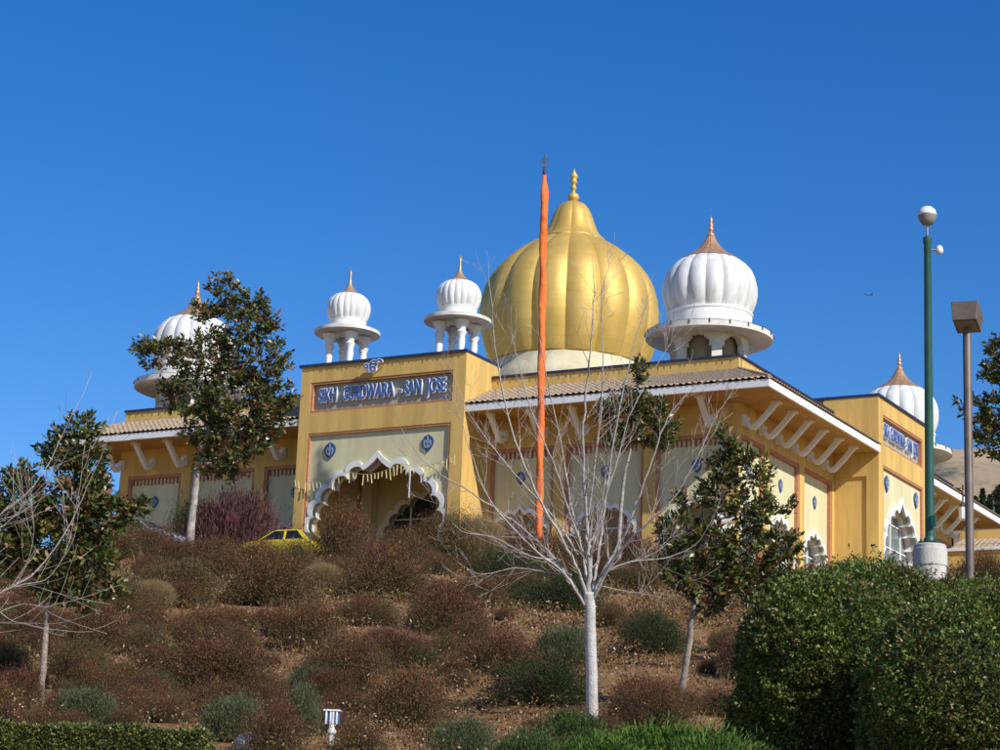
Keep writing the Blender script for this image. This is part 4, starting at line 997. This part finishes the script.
# ------------------------------------------------------------------ shrubs: a few prototypes of each kind, then copies
def shrub_protos(kd, seed):
    global rng
    rng = np.random.default_rng(seed); out = []
    spiky = kd in ('B', 'G', 'Y')
    for v in range(3):
        lump = rng.normal(size=(14, 3)); lump[:, 2] = abs(lump[:, 2]); lump = nrm(lump); la = rng.uniform(.72, 1.12, 14)
        def rad(u):
            w = np.exp(-((u[:, None, :]-lump[None])**2).sum(-1)/.16); return .55*.6+(w*la[None]).sum(1)/(w.sum(1)+.15)*.68
        n1 = 17000
        u = rng.normal(size=(n1, 3)); u[:, 2] = abs(u[:, 2])*1.15; u = nrm(u); rr = rad(u)*(1+.22*np.array([noise.noise(Vector((a*3.5, b_*3.5, c_*3.5+v*7))) for a, b_, c_ in u]))
        s = rng.uniform(.12, 1, n1)**.42*(1+.13*np.abs(rng.normal(size=n1))*(rng.random(n1) < .35))
        b = u*(rr*s)[:, None]
        if kd == 'D2': dirs = u*.6+np.array([0, 0, .8])+rng.normal(size=(n1, 3))*.4; Q = leaves(b*.92, dirs, rng.uniform(.05, .13, n1), .016)
        elif kd == 'Y': dirs = u*.6+np.array([0, 0, .9])+rng.normal(size=(n1, 3))*.25; Q = blades(b*np.array([.6, .6, .2]), dirs, rng.uniform(.5, 1., n1), .010)
        elif kd == 'B': dirs = u*.6+np.array([0, 0, .8])+rng.normal(size=(n1, 3))*.4; Q = leaves(b*.92, dirs, rng.uniform(.06, .17, n1), .018)
        elif kd == 'G': dirs = u*.7+np.array([0, 0, .6])+rng.normal(size=(n1, 3))*.45; Q = leaves(b, dirs, rng.uniform(.04, .13, n1), .014)
        elif kd == 'P': dirs = u*.8+np.array([0, 0, .7])+rng.normal(size=(n1, 3))*.35; Q = leaves(b, dirs, rng.uniform(.05, .13, n1), .012)
        else: dirs = u*.6+np.array([0, 0, .5])+rng.normal(size=(n1, 3))*.7; Q = leaves(b, dirs, rng.uniform(.02, .062, n1), rng.uniform(.009, .017, n1))
        # fine stems radiating from the root
        n2 = 900; u2 = rng.normal(size=(n2, 3)); u2[:, 2] = abs(u2[:, 2])*1.4; u2 = nrm(u2); L2 = rad(u2)*rng.uniform(.6, 1.28, n2)
        st = blades(rng.normal(size=(n2, 3))*np.array([.12, .12, .02]), u2+rng.normal(size=(n2, 3))*.12, L2, .0085)
        out.append((Q, st))
    return out
PROTO = {}
def shrub(px, py, wpx, hpx, kd, label, name='shrub', group='shrubs on the hillside', d=None, cat='shrub'):
    if kd not in PROTO: PROTO[kd] = [(q, s, []) for q, s in shrub_protos(kd, 100+ord(kd[0]))]
    extra = 0.
    if d is None:
        p, d = ground_at(px, py)
        if d > 101.5:                        # stands just over the crest, its foot hidden by the slope
            d = 99.5 if kd != 'F' or px > 400 else 113.; p = at(px, py, d); g_ = H(p[0], p[1]); extra = max(0, p[2]-g_); p[2] = g_
    else: p = at(px, py, d); g_ = H(p[0], p[1]); extra = max(0, p[2]-g_) if d > 60 else 0.; p[2] = g_
    v = random.randrange(3); q, s, cache = PROTO[kd][v]
    w = wpx/2*d/F; h = hpx*d/F*1.02+extra
    if not cache:
        root = thing(name, p, label, cat, group)
        f = quads_obj('foliage', q+np.array(wloc(root)), KM[kd], root); st = quads_obj('stems', s+np.array(wloc(root)), M_barkd, root)
        cache += [f.data, st.data]
    else:
        root = thing(name, p, label, cat, group)
        for nm, me in (('foliage', cache[0]), ('stems', cache[1])):
            o = bpy.data.objects.new(nm, me); COL.objects.link(o); o.parent = root
    if kd == 'F': h -= extra; root.location.z += extra-.3*h
    root.location.z -= .06*h
    root.scale = (w*1.27, w*1.27, h*1.17); root.rotation_euler = (0, 0, random.uniform(0, 6.28))
    return root
random.seed(77)
SH = [
 # crest row
 (196, 533, 62, 44, 'D', 'dark olive bush directly behind the pale trunk on the hill crest'),
 (232, 532, 104, 38, 'P', 'large rose purple bush before the left wing, beside the pale trunk'),
 (150, 556, 70, 30, 'R', 'low russet bush on the crest below the silver blue car'),
 (110, 558, 70, 34, 'R', 'orange russet bush right of the far left magnolia crown'),
 (215, 568, 80, 28, 'R', 'russet bush just below the rose purple bush'),
 (340, 558, 64, 52, 'R', 'russet bush standing before the left foot of the big front arch'),
 (452, 558, 66, 44, 'O', 'olive brown bush below the right corner of the entrance block'),
 (402, 566, 62, 36, 'R', 'russet bush in front of the inner porch arch'),
 (505, 585, 70, 40, 'D', 'dark bush under the first arch right of the entrance'),
 (524, 552, 36, 26, 'M', 'maroon bush at the foot of the flagpole'),
 (565, 560, 60, 28, 'R', 'russet bush between flagpole and bare tree on the crest'),
 (630, 566, 60, 34, 'M', 'maroon bush on the crest right of the bare tree leaders'),
 (480, 556, 44, 32, 'Y', 'tuft of straw coloured stems left of the flagpole foot'),
 (228, 580, 76, 28, 'R', 'russet bush hiding the lower body of the yellow car'),
 (258, 574, 60, 34, 'R', 'russet bush covering the front half of the yellow car'),
 (294, 578, 50, 36, 'O', 'olive bush covering the rear wheel of the yellow car'),
 (330, 578, 36, 20, 'M', 'maroon bush just right of the yellow car'),
 (120, 548, 70, 30, 'O', 'olive bush hiding the lower part of the silver blue car'),
 (172, 566, 60, 28, 'M', 'maroon bush left of the pale magnolia trunk'),
 (372, 568, 50, 30, 'M', 'maroon bush before the porch pillar'),
 (425, 566, 40, 44, 'R', 'upright russet bush under the right end of the front arch'),
 (545, 572, 70, 34, 'R', 'russet bush right below the flagpole foot'),
 (598, 574, 60, 30, 'O', 'olive brown bush behind the fork on the crest'),
 (665, 574, 60, 32, 'R', 'russet bush left of the slanting magnolia crown on the crest'),
 (790, 600, 90, 26, 'O', 'olive scrub on the crest before the right wall arches'),
 # second row
 (385, 598, 100, 54, 'R', 'wide dusky russet bush centred below the front arch'),
 (268, 604, 92, 52, 'R', 'rounded russet bush below the yellow car'),
 (182, 600, 84, 38, 'O', 'olive brown bush right of the far left magnolia'),
 (120, 612, 66, 34, 'O', 'brownish bush beneath the lowest leaves of the left magnolia'),
 (322, 592, 34, 24, 'Y', 'straw tuft between the two large russet bushes'),
 (447, 636, 84, 50, 'M', 'dark maroon bush left of centre, halfway up the slope'),
 (560, 612, 92, 46, 'D', 'dark green brown bush behind the fork of the bare tree'),
 (478, 606, 60, 30, 'R', 'small russet bush above the dark maroon one'),
 (640, 590, 50, 26, 'O', 'olive scrub right of the bare tree fork'),
 (205, 640, 62, 30, 'R', 'russet bush between the olive bush and the low round bush'),
 (152, 610, 40, 24, 'Y', 'straw coloured grass tuft on the left of the slope'),
 # third row
 (307, 650, 76, 48, 'R', 'compact russet bush in the middle left of the slope'),
 (235, 652, 50, 24, 'R', 'small rusty bush left of the compact russet one'),
 (100, 650, 80, 44, 'R', 'russet bush right of the bare magnolia stem'),
 (30, 650, 80, 50, 'M', 'dark maroon bush at the left edge behind the magnolia stem'),
 (500, 674, 84, 46, 'M', 'maroon bush left of the white trunk, above the dark patch'),
 (563, 664, 56, 34, 'G', 'grey green cushion bush touching the white trunk'),
 (350, 690, 84, 54, 'R', 'russet bush above the white floodlight'),
 (212, 692, 110, 54, 'M', 'broad maroon brown bush low on the left half'),
 (144, 656, 56, 28, 'O', 'olive scrub between the left russet bushes'),
 (655, 652, 70, 40, 'D', 'dark bush right of the white trunk'),
 (424, 668, 34, 18, 'G', 'small grey green tuft left of the maroon bush'),
 (612, 628, 40, 24, 'R', 'small russet bush right behind the white trunk'),
 # fourth row
 (545, 704, 110, 44, 'D', 'dark brown spreading bush just left of the white trunk base'),
 (406, 730, 90, 62, 'R', 'large russet bush right of the white floodlight'),
 (645, 716, 86, 38, 'M', 'reddish bush between the white trunk and the slanting stem'),
 (740, 680, 60, 46, 'M', 'maroon scrub right of the slanting stem'),
 (725, 652, 46, 22, 'O', 'thin olive scrub above the maroon scrub by the large green bush'),
 (18, 712, 54, 44, 'M', 'dull maroon bush at the left edge above the clipped hedge'),
 (84, 726, 60, 34, 'G', 'blue green feathery bush above the clipped hedge'),
 (110, 704, 50, 30, 'R', 'rusty bush above the blue green one'),
 (312, 700, 46, 30, 'G', 'grey green bush left of the russet bush by the floodlight'),
 (234, 742, 66, 42, 'G', 'grey green bush at the end of the clipped hedge'),
 (275, 752, 66, 52, 'M', 'round plum tinted bush at the bottom, left of the floodlight'),
 (300, 738, 40, 44, 'G', 'narrow grey green bush between the plum bush and the floodlight'),
 (360, 752, 50, 32, 'R', 'low russet bush right beside the floodlight post'),
 (462, 756, 60, 34, 'G', 'grey green bush at the bottom centre left'),
 (440, 745, 44, 24, 'O', 'olive scrub at the bottom, left of the bare soil'),
 (160, 722, 60, 26, 'R', 'thin russet scrub above the clipped hedge'),
 (185, 668, 40, 20, 'B', 'small fresh green patch among the russet bushes on the left'),
 (152, 690, 44, 20, 'D', 'low dark green patch on the left'),
 (770, 612, 40, 26, 'B', 'small bright green plant left above the large green bush'),
 (8, 634, 36, 24, 'B', 'small yellow green plant at the left edge'),
 (362, 590, 26, 14, 'B', 'tiny green plant under the wide dusky bush'),
 # bottom green
 (575, 748, 92, 34, 'D2', 'dark fresh green juniper around the foot of the white trunk'),
 (528, 772, 90, 36, 'D2', 'grey green juniper at the bottom left of the white trunk'),
 (590, 782, 130, 42, 'B', 'bright green juniper at the bottom below the white trunk'),
 (655, 780, 130, 52, 'B', 'tallest bright green juniper right of the white trunk'),
 (712, 784, 120, 48, 'B', 'bright green juniper next to the shade of the large bush'),
 (893, 597, 52, 26, 'R', 'reddish bush rising behind the large green bush by the concrete pier'),
 (985, 585, 60, 30, 'R', 'reddish twiggy bush at the right edge behind the green bush'),
]
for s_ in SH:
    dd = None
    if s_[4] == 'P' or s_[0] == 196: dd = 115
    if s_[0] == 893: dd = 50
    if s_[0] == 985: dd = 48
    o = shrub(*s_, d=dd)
    if dd and dd < 60: o.location = Vector([float(q) for q in at(s_[0], s_[1], dd)])
random.seed(123); kinds_ = {'R': ('low russet bush, one of those filling the gaps on the slope', 'russet filler bushes'), 'M': ('low maroon bush, one of those filling the gaps on the slope', 'maroon filler bushes'), 'O': ('low olive brown scrub, one of those filling the gaps on the slope', 'olive filler bushes')}
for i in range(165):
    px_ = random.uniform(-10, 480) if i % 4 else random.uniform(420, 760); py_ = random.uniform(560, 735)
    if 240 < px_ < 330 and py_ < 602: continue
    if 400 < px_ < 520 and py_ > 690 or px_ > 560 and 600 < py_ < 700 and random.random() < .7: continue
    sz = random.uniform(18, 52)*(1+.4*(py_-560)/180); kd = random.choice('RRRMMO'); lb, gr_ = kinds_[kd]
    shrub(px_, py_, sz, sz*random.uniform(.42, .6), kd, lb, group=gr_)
for (px_, py_, w_, lb) in ((400/4.3+139, 518, 12, 'cluster of pink flowers on the rose purple bush'), (523, 540, 13, 'magenta flowering bush near the foot of the flagpole'), (741, 655, 14, 'faint magenta flowering sprig right of the slanting stem'), (251, 722, 13, 'pink flowers on the plum tinted bush at the bottom')):
    shrub(px_, py_, w_, 12, 'F', lb, name='flower_cluster', group='magenta flowers', cat='flowers')

# the large foreground bushes and the clipped hedge
def leafy_mass(label, parts, n, d, leaf, mat, seed, name='large_bush', cat='bush', dark=M_barkd, twigs=0, group=None):
    global rng
    rng = np.random.default_rng(seed)
    c0 = at(parts[0][0], parts[0][1], d); root = thing(name, (c0[0], c0[1], H(c0[0], c0[1])), label, cat, group)
    B = []; D = []; k = d/F; tot = sum(p[2]*p[3] for p in parts)
    core = MB()
    C = [at(p[0], p[1], d+(p[4] if len(p) > 4 else 0)) for p in parts]
    for p, c in zip(parts, C):
        m_ = int(n*p[2]*p[3]/tot); u = nrm(rng.normal(size=(m_, 3))); rx, ry = p[2]*k, p[3]*k
        nn = np.array([.15*noise.noise(Vector((a*2.6, b_*2.6, c_*2.6+seed)))+.11*noise.noise(Vector((a*8, b_*8, c_*8))) for a, b_, c_ in u])
        rr = (1+nn)*(1-abs(rng.normal(size=m_))*.085)
        off = u*rr[:, None]; w = (rx+ry)/2
        P_ = c+off[:, :1]*rx*R[0]+off[:, 1:2]*w*np.array([R[2][0], R[2][1], 0])/math.hypot(R[2][0], R[2][1])+off[:, 2:]*ry*np.array([0, 0, 1])
        keep = np.ones(m_, bool)
        B.append(P_[keep]); D.append((u[:, :1]*R[0]+u[:, 1:2]*np.array([FX, FY, 0])+u[:, 2:]*np.array([0, 0, 1.])+rng.normal(size=(m_, 3))*.8+np.array([0, 0, .2]))[keep])
        for a in range(6):
            vs = []; fs = []
        # solid dark core; shade inside the bush put into its colour
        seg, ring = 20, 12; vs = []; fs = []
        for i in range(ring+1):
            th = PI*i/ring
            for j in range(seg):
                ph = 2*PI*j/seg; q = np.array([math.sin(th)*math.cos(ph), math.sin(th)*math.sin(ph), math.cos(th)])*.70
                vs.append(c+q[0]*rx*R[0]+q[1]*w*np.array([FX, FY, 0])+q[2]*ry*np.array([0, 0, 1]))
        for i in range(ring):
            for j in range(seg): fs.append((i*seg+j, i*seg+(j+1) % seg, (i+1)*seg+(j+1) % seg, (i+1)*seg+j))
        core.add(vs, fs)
    for p, c in zip(parts, C):
        for q_ in range(130):
            u = rng.normal(size=3); u[2] = abs(u[2])*.8; u /= np.linalg.norm(u); w = (p[2]+p[3])/2*k; L_ = rng.uniform(.10, .30)
            s0 = c+u[0]*p[2]*k*R[0]+u[1]*w*np.array([FX, FY, 0])+u[2]*p[3]*k*np.array([0, 0, 1.]); dr = nrm(u[0]*R[0]+u[1]*np.array([FX, FY, 0])+np.array([0, 0, u[2]+.6])+rng.normal(size=3)*.3)
            t_ = rng.uniform(-.3, 1, 16); B.append(s0+dr*(t_*L_)[:, None]+rng.normal(size=(16, 3))*.018); D.append(dr+rng.normal(size=(16, 3))*.8)
    B = np.concatenate(B); D = np.concatenate(D); ln = leaf*rng.uniform(.5, 1.25, len(B))
    quads_obj('foliage', leaves(B, D, ln, ln*.55), mat, root)
    core.build('shade_core', dark, root)
    return root
M_core = surf('shaded_twigs_and_leaves', (.012, .018, .008), (.03, .035, .015), 8, .9, 1, 12)  # near-black, the shade between inner leaves put into the colour
leafy_mass('large rounded glossy green bush at the lower right, left one of the pair', [(824, 660, 84, 84), (815, 725, 84, 72), (836, 722, 72, 80)], 170000, 26, .052, L_hedge, 31, dark=M_core, group='large bushes at the lower right')
leafy_mass('large green bush filling the lower right corner, right one of the pair', [(965, 692, 100, 100), (1008, 664, 90, 80, .3), (955, 745, 92, 80), (1050, 720, 100, 120, .2), (1090, 690, 100, 110, .5)], 200000, 24, .050, L_hedge, 32, dark=M_core, group='large bushes at the lower right')
leafy_mass('green bush top reaching up behind the pair beside the concrete pier', [(872, 618, 66, 54), (930, 622, 66, 40), (990, 622, 70, 40), (880, 680, 60, 60)], 95000, 31, .055, L_hedge, 33, dark=M_core)
# clipped hedge (box)
rng = np.random.default_rng(40)
d_ = 20.; k = d_/F; pA = at(-40, 726, d_); pB = at(204, 724, d_); zt_ = (pA[2]+pB[2])/2-.02
hr = thing('clipped_hedge', ((pA+pB)/2*np.array([1, 1, 0])+np.array([0, 0, zt_-.8])), 'low box clipped hedge along the bottom left edge', 'hedge')
ex = pB-pA; ex[2] = 0; Lh = np.linalg.norm(ex); ex /= Lh; ey = np.array([-ex[1], ex[0], 0])
n_ = 52000; wd, hh = .7, .8
u = rng.uniform(0, Lh, n_); face = rng.random(n_); w = np.where(face < .45, 0, rng.uniform(0, wd, n_)); z = np.where(face < .45, rng.uniform(-hh, 0, n_), 0)
e_ = face > .94; u[e_] = Lh
z = np.where(e_, rng.uniform(-hh, 0, n_), z)
jit = np.array([.05*noise.noise(Vector((a*2.2, b_*3, c_*3)))+.03*noise.noise(Vector((a*9, b_*9, c_*9))) for a, b_, c_ in zip(u, w, z)])+rng.normal(size=n_)*.012
out_ = np.where(face[:, None] < .45, -ey, np.where(e_[:, None], ex, np.array([0, 0, 1.])))
P_ = pA*np.array([1, 1, 0])+np.array([0, 0, zt_])+ex*u[:, None]+ey*w[:, None]+np.array([0, 0, 1.])*z[:, None]+out_*jit[:, None]
ln = .03*rng.uniform(.6, 1.3, n_)
quads_obj('foliage', leaves(P_, out_+rng.normal(size=(n_, 3))*.8, ln, ln*.6), L_box, hr)
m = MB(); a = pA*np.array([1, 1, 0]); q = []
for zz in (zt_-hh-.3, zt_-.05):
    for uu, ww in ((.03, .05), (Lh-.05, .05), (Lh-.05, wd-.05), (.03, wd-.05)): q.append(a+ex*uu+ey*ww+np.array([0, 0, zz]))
m.add(q, [(0, 3, 2, 1), (4, 5, 6, 7), (0, 1, 5, 4), (1, 2, 6, 5), (2, 3, 7, 6), (3, 0, 4, 7)]); m.build('shade_core', M_core, hr)  # solid box core, inner shade of the hedge painted as dark colour

# low scrub, dead grass and litter over the whole slope: nobody could count it
rng = np.random.default_rng(50)
def scatter(n, dmin=16, dmax=103):
    d = rng.uniform(dmin**.6, dmax**.6, n)**(1/.6); l_ = rng.uniform(-1, 1, n)*(d*.27+4)
    x = FX*d+FY*l_; y = FY*d-FX*l_
    return x, y, d
x, y, d = scatter(130000)
keep = np.array([noise.noise(Vector((a*.33, b_*.33, 7)))+.5*noise.noise(Vector((a*1.1, b_*1.1, 2))) for a, b_ in zip(x, y)])+rng.normal(size=len(x))*.1 > -.02
x, y, d = x[keep], y[keep], d[keep]
z = np.array([H(a, b_) for a, b_ in zip(x, y)])
P0 = np.stack([x, y, z], 1); n_ = len(P0)
# each point becomes a small sprig of leaves at varied height
reps = 3; Pn = np.repeat(P0, reps, 0)+rng.normal(size=(n_*reps, 3))*np.array([.09, .09, 0]); hgt = np.abs(rng.normal(size=n_*reps))*.15
hs = np.repeat(np.array([max(.2, .9+1.6*noise.noise(Vector((a*.6, b_*.6, 5)))) for a, b_ in zip(x, y)]), reps)
Pn[:, 2] += np.minimum(.45, hgt*hs); sc = np.repeat(np.clip(d/45, .55, 1.7), reps)
Q = leaves(Pn, rng.normal(size=(n_*reps, 3))+np.array([0, 0, .5]), rng.uniform(.04, .11, n_*reps)*sc, .035*sc)
tag(quads_obj('ground_scrub', Q, L_cover), 'low russet scrub and dry leaf litter covering the slope', 'ground cover', kind='stuff')
x, y, d = scatter(30000); keep = np.array([noise.noise(Vector((a*.45+9, b_*.45, 1))) for a, b_ in zip(x, y)]) > .12
x, y, d = x[keep], y[keep], d[keep]; z = np.array([H(a, b_) for a, b_ in zip(x, y)]); P0 = np.stack([x, y, z], 1); n_ = len(P0)
Q = blades(P0, rng.normal(size=(n_, 3))*.45+np.array([0, 0, 1.]), rng.uniform(.12, .42, n_)*np.clip(d/55, .6, 1.4), .012*np.clip(d/30, .7, 3))
tag(quads_obj('dry_grass', Q, KM['Y']), 'dry straw coloured grass between the bushes', 'grass', kind='stuff')
x, y, d = scatter(16000, 18, 100); z = np.array([H(a, b_) for a, b_ in zip(x, y)]); P0 = np.stack([x, y, z+.03], 1); n_ = len(P0)
M_lit = leafmat('pale_litter', [(0, (.25, .17, .10)), (.6, (.42, .33, .23)), (1, (.62, .56, .47))], .8, .1, .1)
Q = leaves(P0, rng.normal(size=(n_, 3))*np.array([1, 1, .25])+np.array([0, 0, .15]), rng.uniform(.03, .09, n_)*np.clip(d/55, .5, 1.4), .035*np.clip(d/55, .5, 1.4))
tag(quads_obj('leaf_litter', Q, M_lit), 'pale fallen leaves and wood chips on the brown soil', 'leaf litter', kind='stuff')

# ------------------------------------------------------------------ far hillside: cypresses and a house
def hill_hit(px, py):
    v = ray(px, py)/F; q = 232.
    while q < 2500:
        p = v*q; dd, ll = dl(p[0], p[1])
        if HH(dd, ll) >= p[2]: return p, q
        q += 2
    return v*600, 600
rng = np.random.default_rng(60)
for i, (px_, py_, h_, w_, lb) in enumerate(((983, 517, 27, 5, 'dark slim cypress on the far hillside, leftmost of the row'), (990, 518, 22, 5, 'dark cypress second from the left in the far row'), (998, 518, 24, 5, 'dark cypress at the right edge of the picture on the far hillside'), (975, 514, 16, 9, 'round dark tree left of the far cypresses'), (1001, 508, 22, 18, 'broad dark tree behind the far cypresses'), (956, 500, 10, 12, 'low dark tree beside the far house'))):
    p, q = hill_hit(px_, py_); k = q/F; t_ = thing('cypress_tree' if w_ < 8 else 'far_tree', p, lb, 'tree', 'trees on the far hillside')
    m = MB(); m.tube([p-np.array([0, 0, 1]), p+np.array([0, 0, h_*k*.8])], [.04*h_*k, .01], 6); m.build('trunk', M_bark, t_)
    n_ = 900; t = rng.random(n_); rr = (w_*k/2)*np.sin(PI*np.clip(t*.9+.08, 0, 1))**.7*rng.uniform(.5, 1.05, n_); a = rng.uniform(0, 6.28, n_)
    P_ = p+np.stack([rr*np.cos(a), rr*np.sin(a), (.06+.94*t)*h_*k], 1)
    quads_obj('crown', leaves(P_, rng.normal(size=(n_, 3))*.6+np.array([0, 0, 1.]), 3.2*k, 1.5*k), L_cyp, t_)
p, q = hill_hit(958, 497); k = q/F
hs_ = thing('far_house', p, 'tiny sunlit house on the far hillside', 'house')
m = MB(); m.box(p[0]-5*k, p[1]-5*k, p[2]-3, p[0]+5*k, p[1]+5*k, p[2]+8*k); m.build('wall', M_sun, hs_)
m = MB(); rr = 6*k; zz = p[2]+8.05*k; m.add([(p[0]-rr, p[1]-rr, zz), (p[0]+rr, p[1]-rr, zz), (p[0]+rr, p[1]+rr, zz), (p[0]-rr, p[1]+rr, zz), (p[0], p[1], zz+3.5*k)], [(0, 3, 2, 1), (0, 1, 4), (1, 2, 4), (2, 3, 4), (3, 0, 4)]); m.build('roof', M_tile, hs_)
m = MB(); m.box(p[0]-2*k, p[1]-5.1*k, p[2]+3*k, p[0]+1*k, p[1]-5.02*k, p[2]+6*k); m.build('window', M_glass, hs_)

# ------------------------------------------------------------------ light
sd = Vector((1.33, -.5, 1.0)).normalized()           # towards the sun
sun = bpy.data.lights.new('sun', 'SUN'); sun.energy = 4.4; sun.angle = math.radians(.55); sun.color = (1, .955, .88)
so = bpy.data.objects.new('sun', sun); COL.objects.link(so); so.rotation_euler = sd.to_track_quat('Z', 'Y').to_euler(); so.location = (0, 0, 60)
W = bpy.data.worlds.new('World'); SC.world = W; W.use_nodes = True; nt = W.node_tree
sky = nt.nodes.new('ShaderNodeTexSky'); sky.sky_type = 'NISHITA'; sky.sun_disc = False
sky.sun_elevation = math.asin(sd.z); sky.sun_rotation = math.atan2(sd.x, sd.y)
sky.altitude = 400; sky.air_density = 1.0; sky.dust_density = .25; sky.ozone_density = 4.0
bg = nt.nodes['Background']; bg.inputs[1].default_value = .118
hs = nt.nodes.new('ShaderNodeHueSaturation'); hs.inputs['Saturation'].default_value = 1.34; hs.inputs['Hue'].default_value = .511; hs.inputs['Value'].default_value = 1.0
nt.links.new(sky.outputs[0], hs.inputs['Color']); nt.links.new(hs.outputs[0], bg.inputs[0])
SC.view_settings.view_transform = 'Standard'; SC.view_settings.look = 'None'; SC.view_settings.exposure = .2; SC.view_settings.gamma = 1
SC.view_settings.use_curve_mapping = False
SC.cycles.max_bounces = 6; SC.cycles.transparent_max_bounces = 4
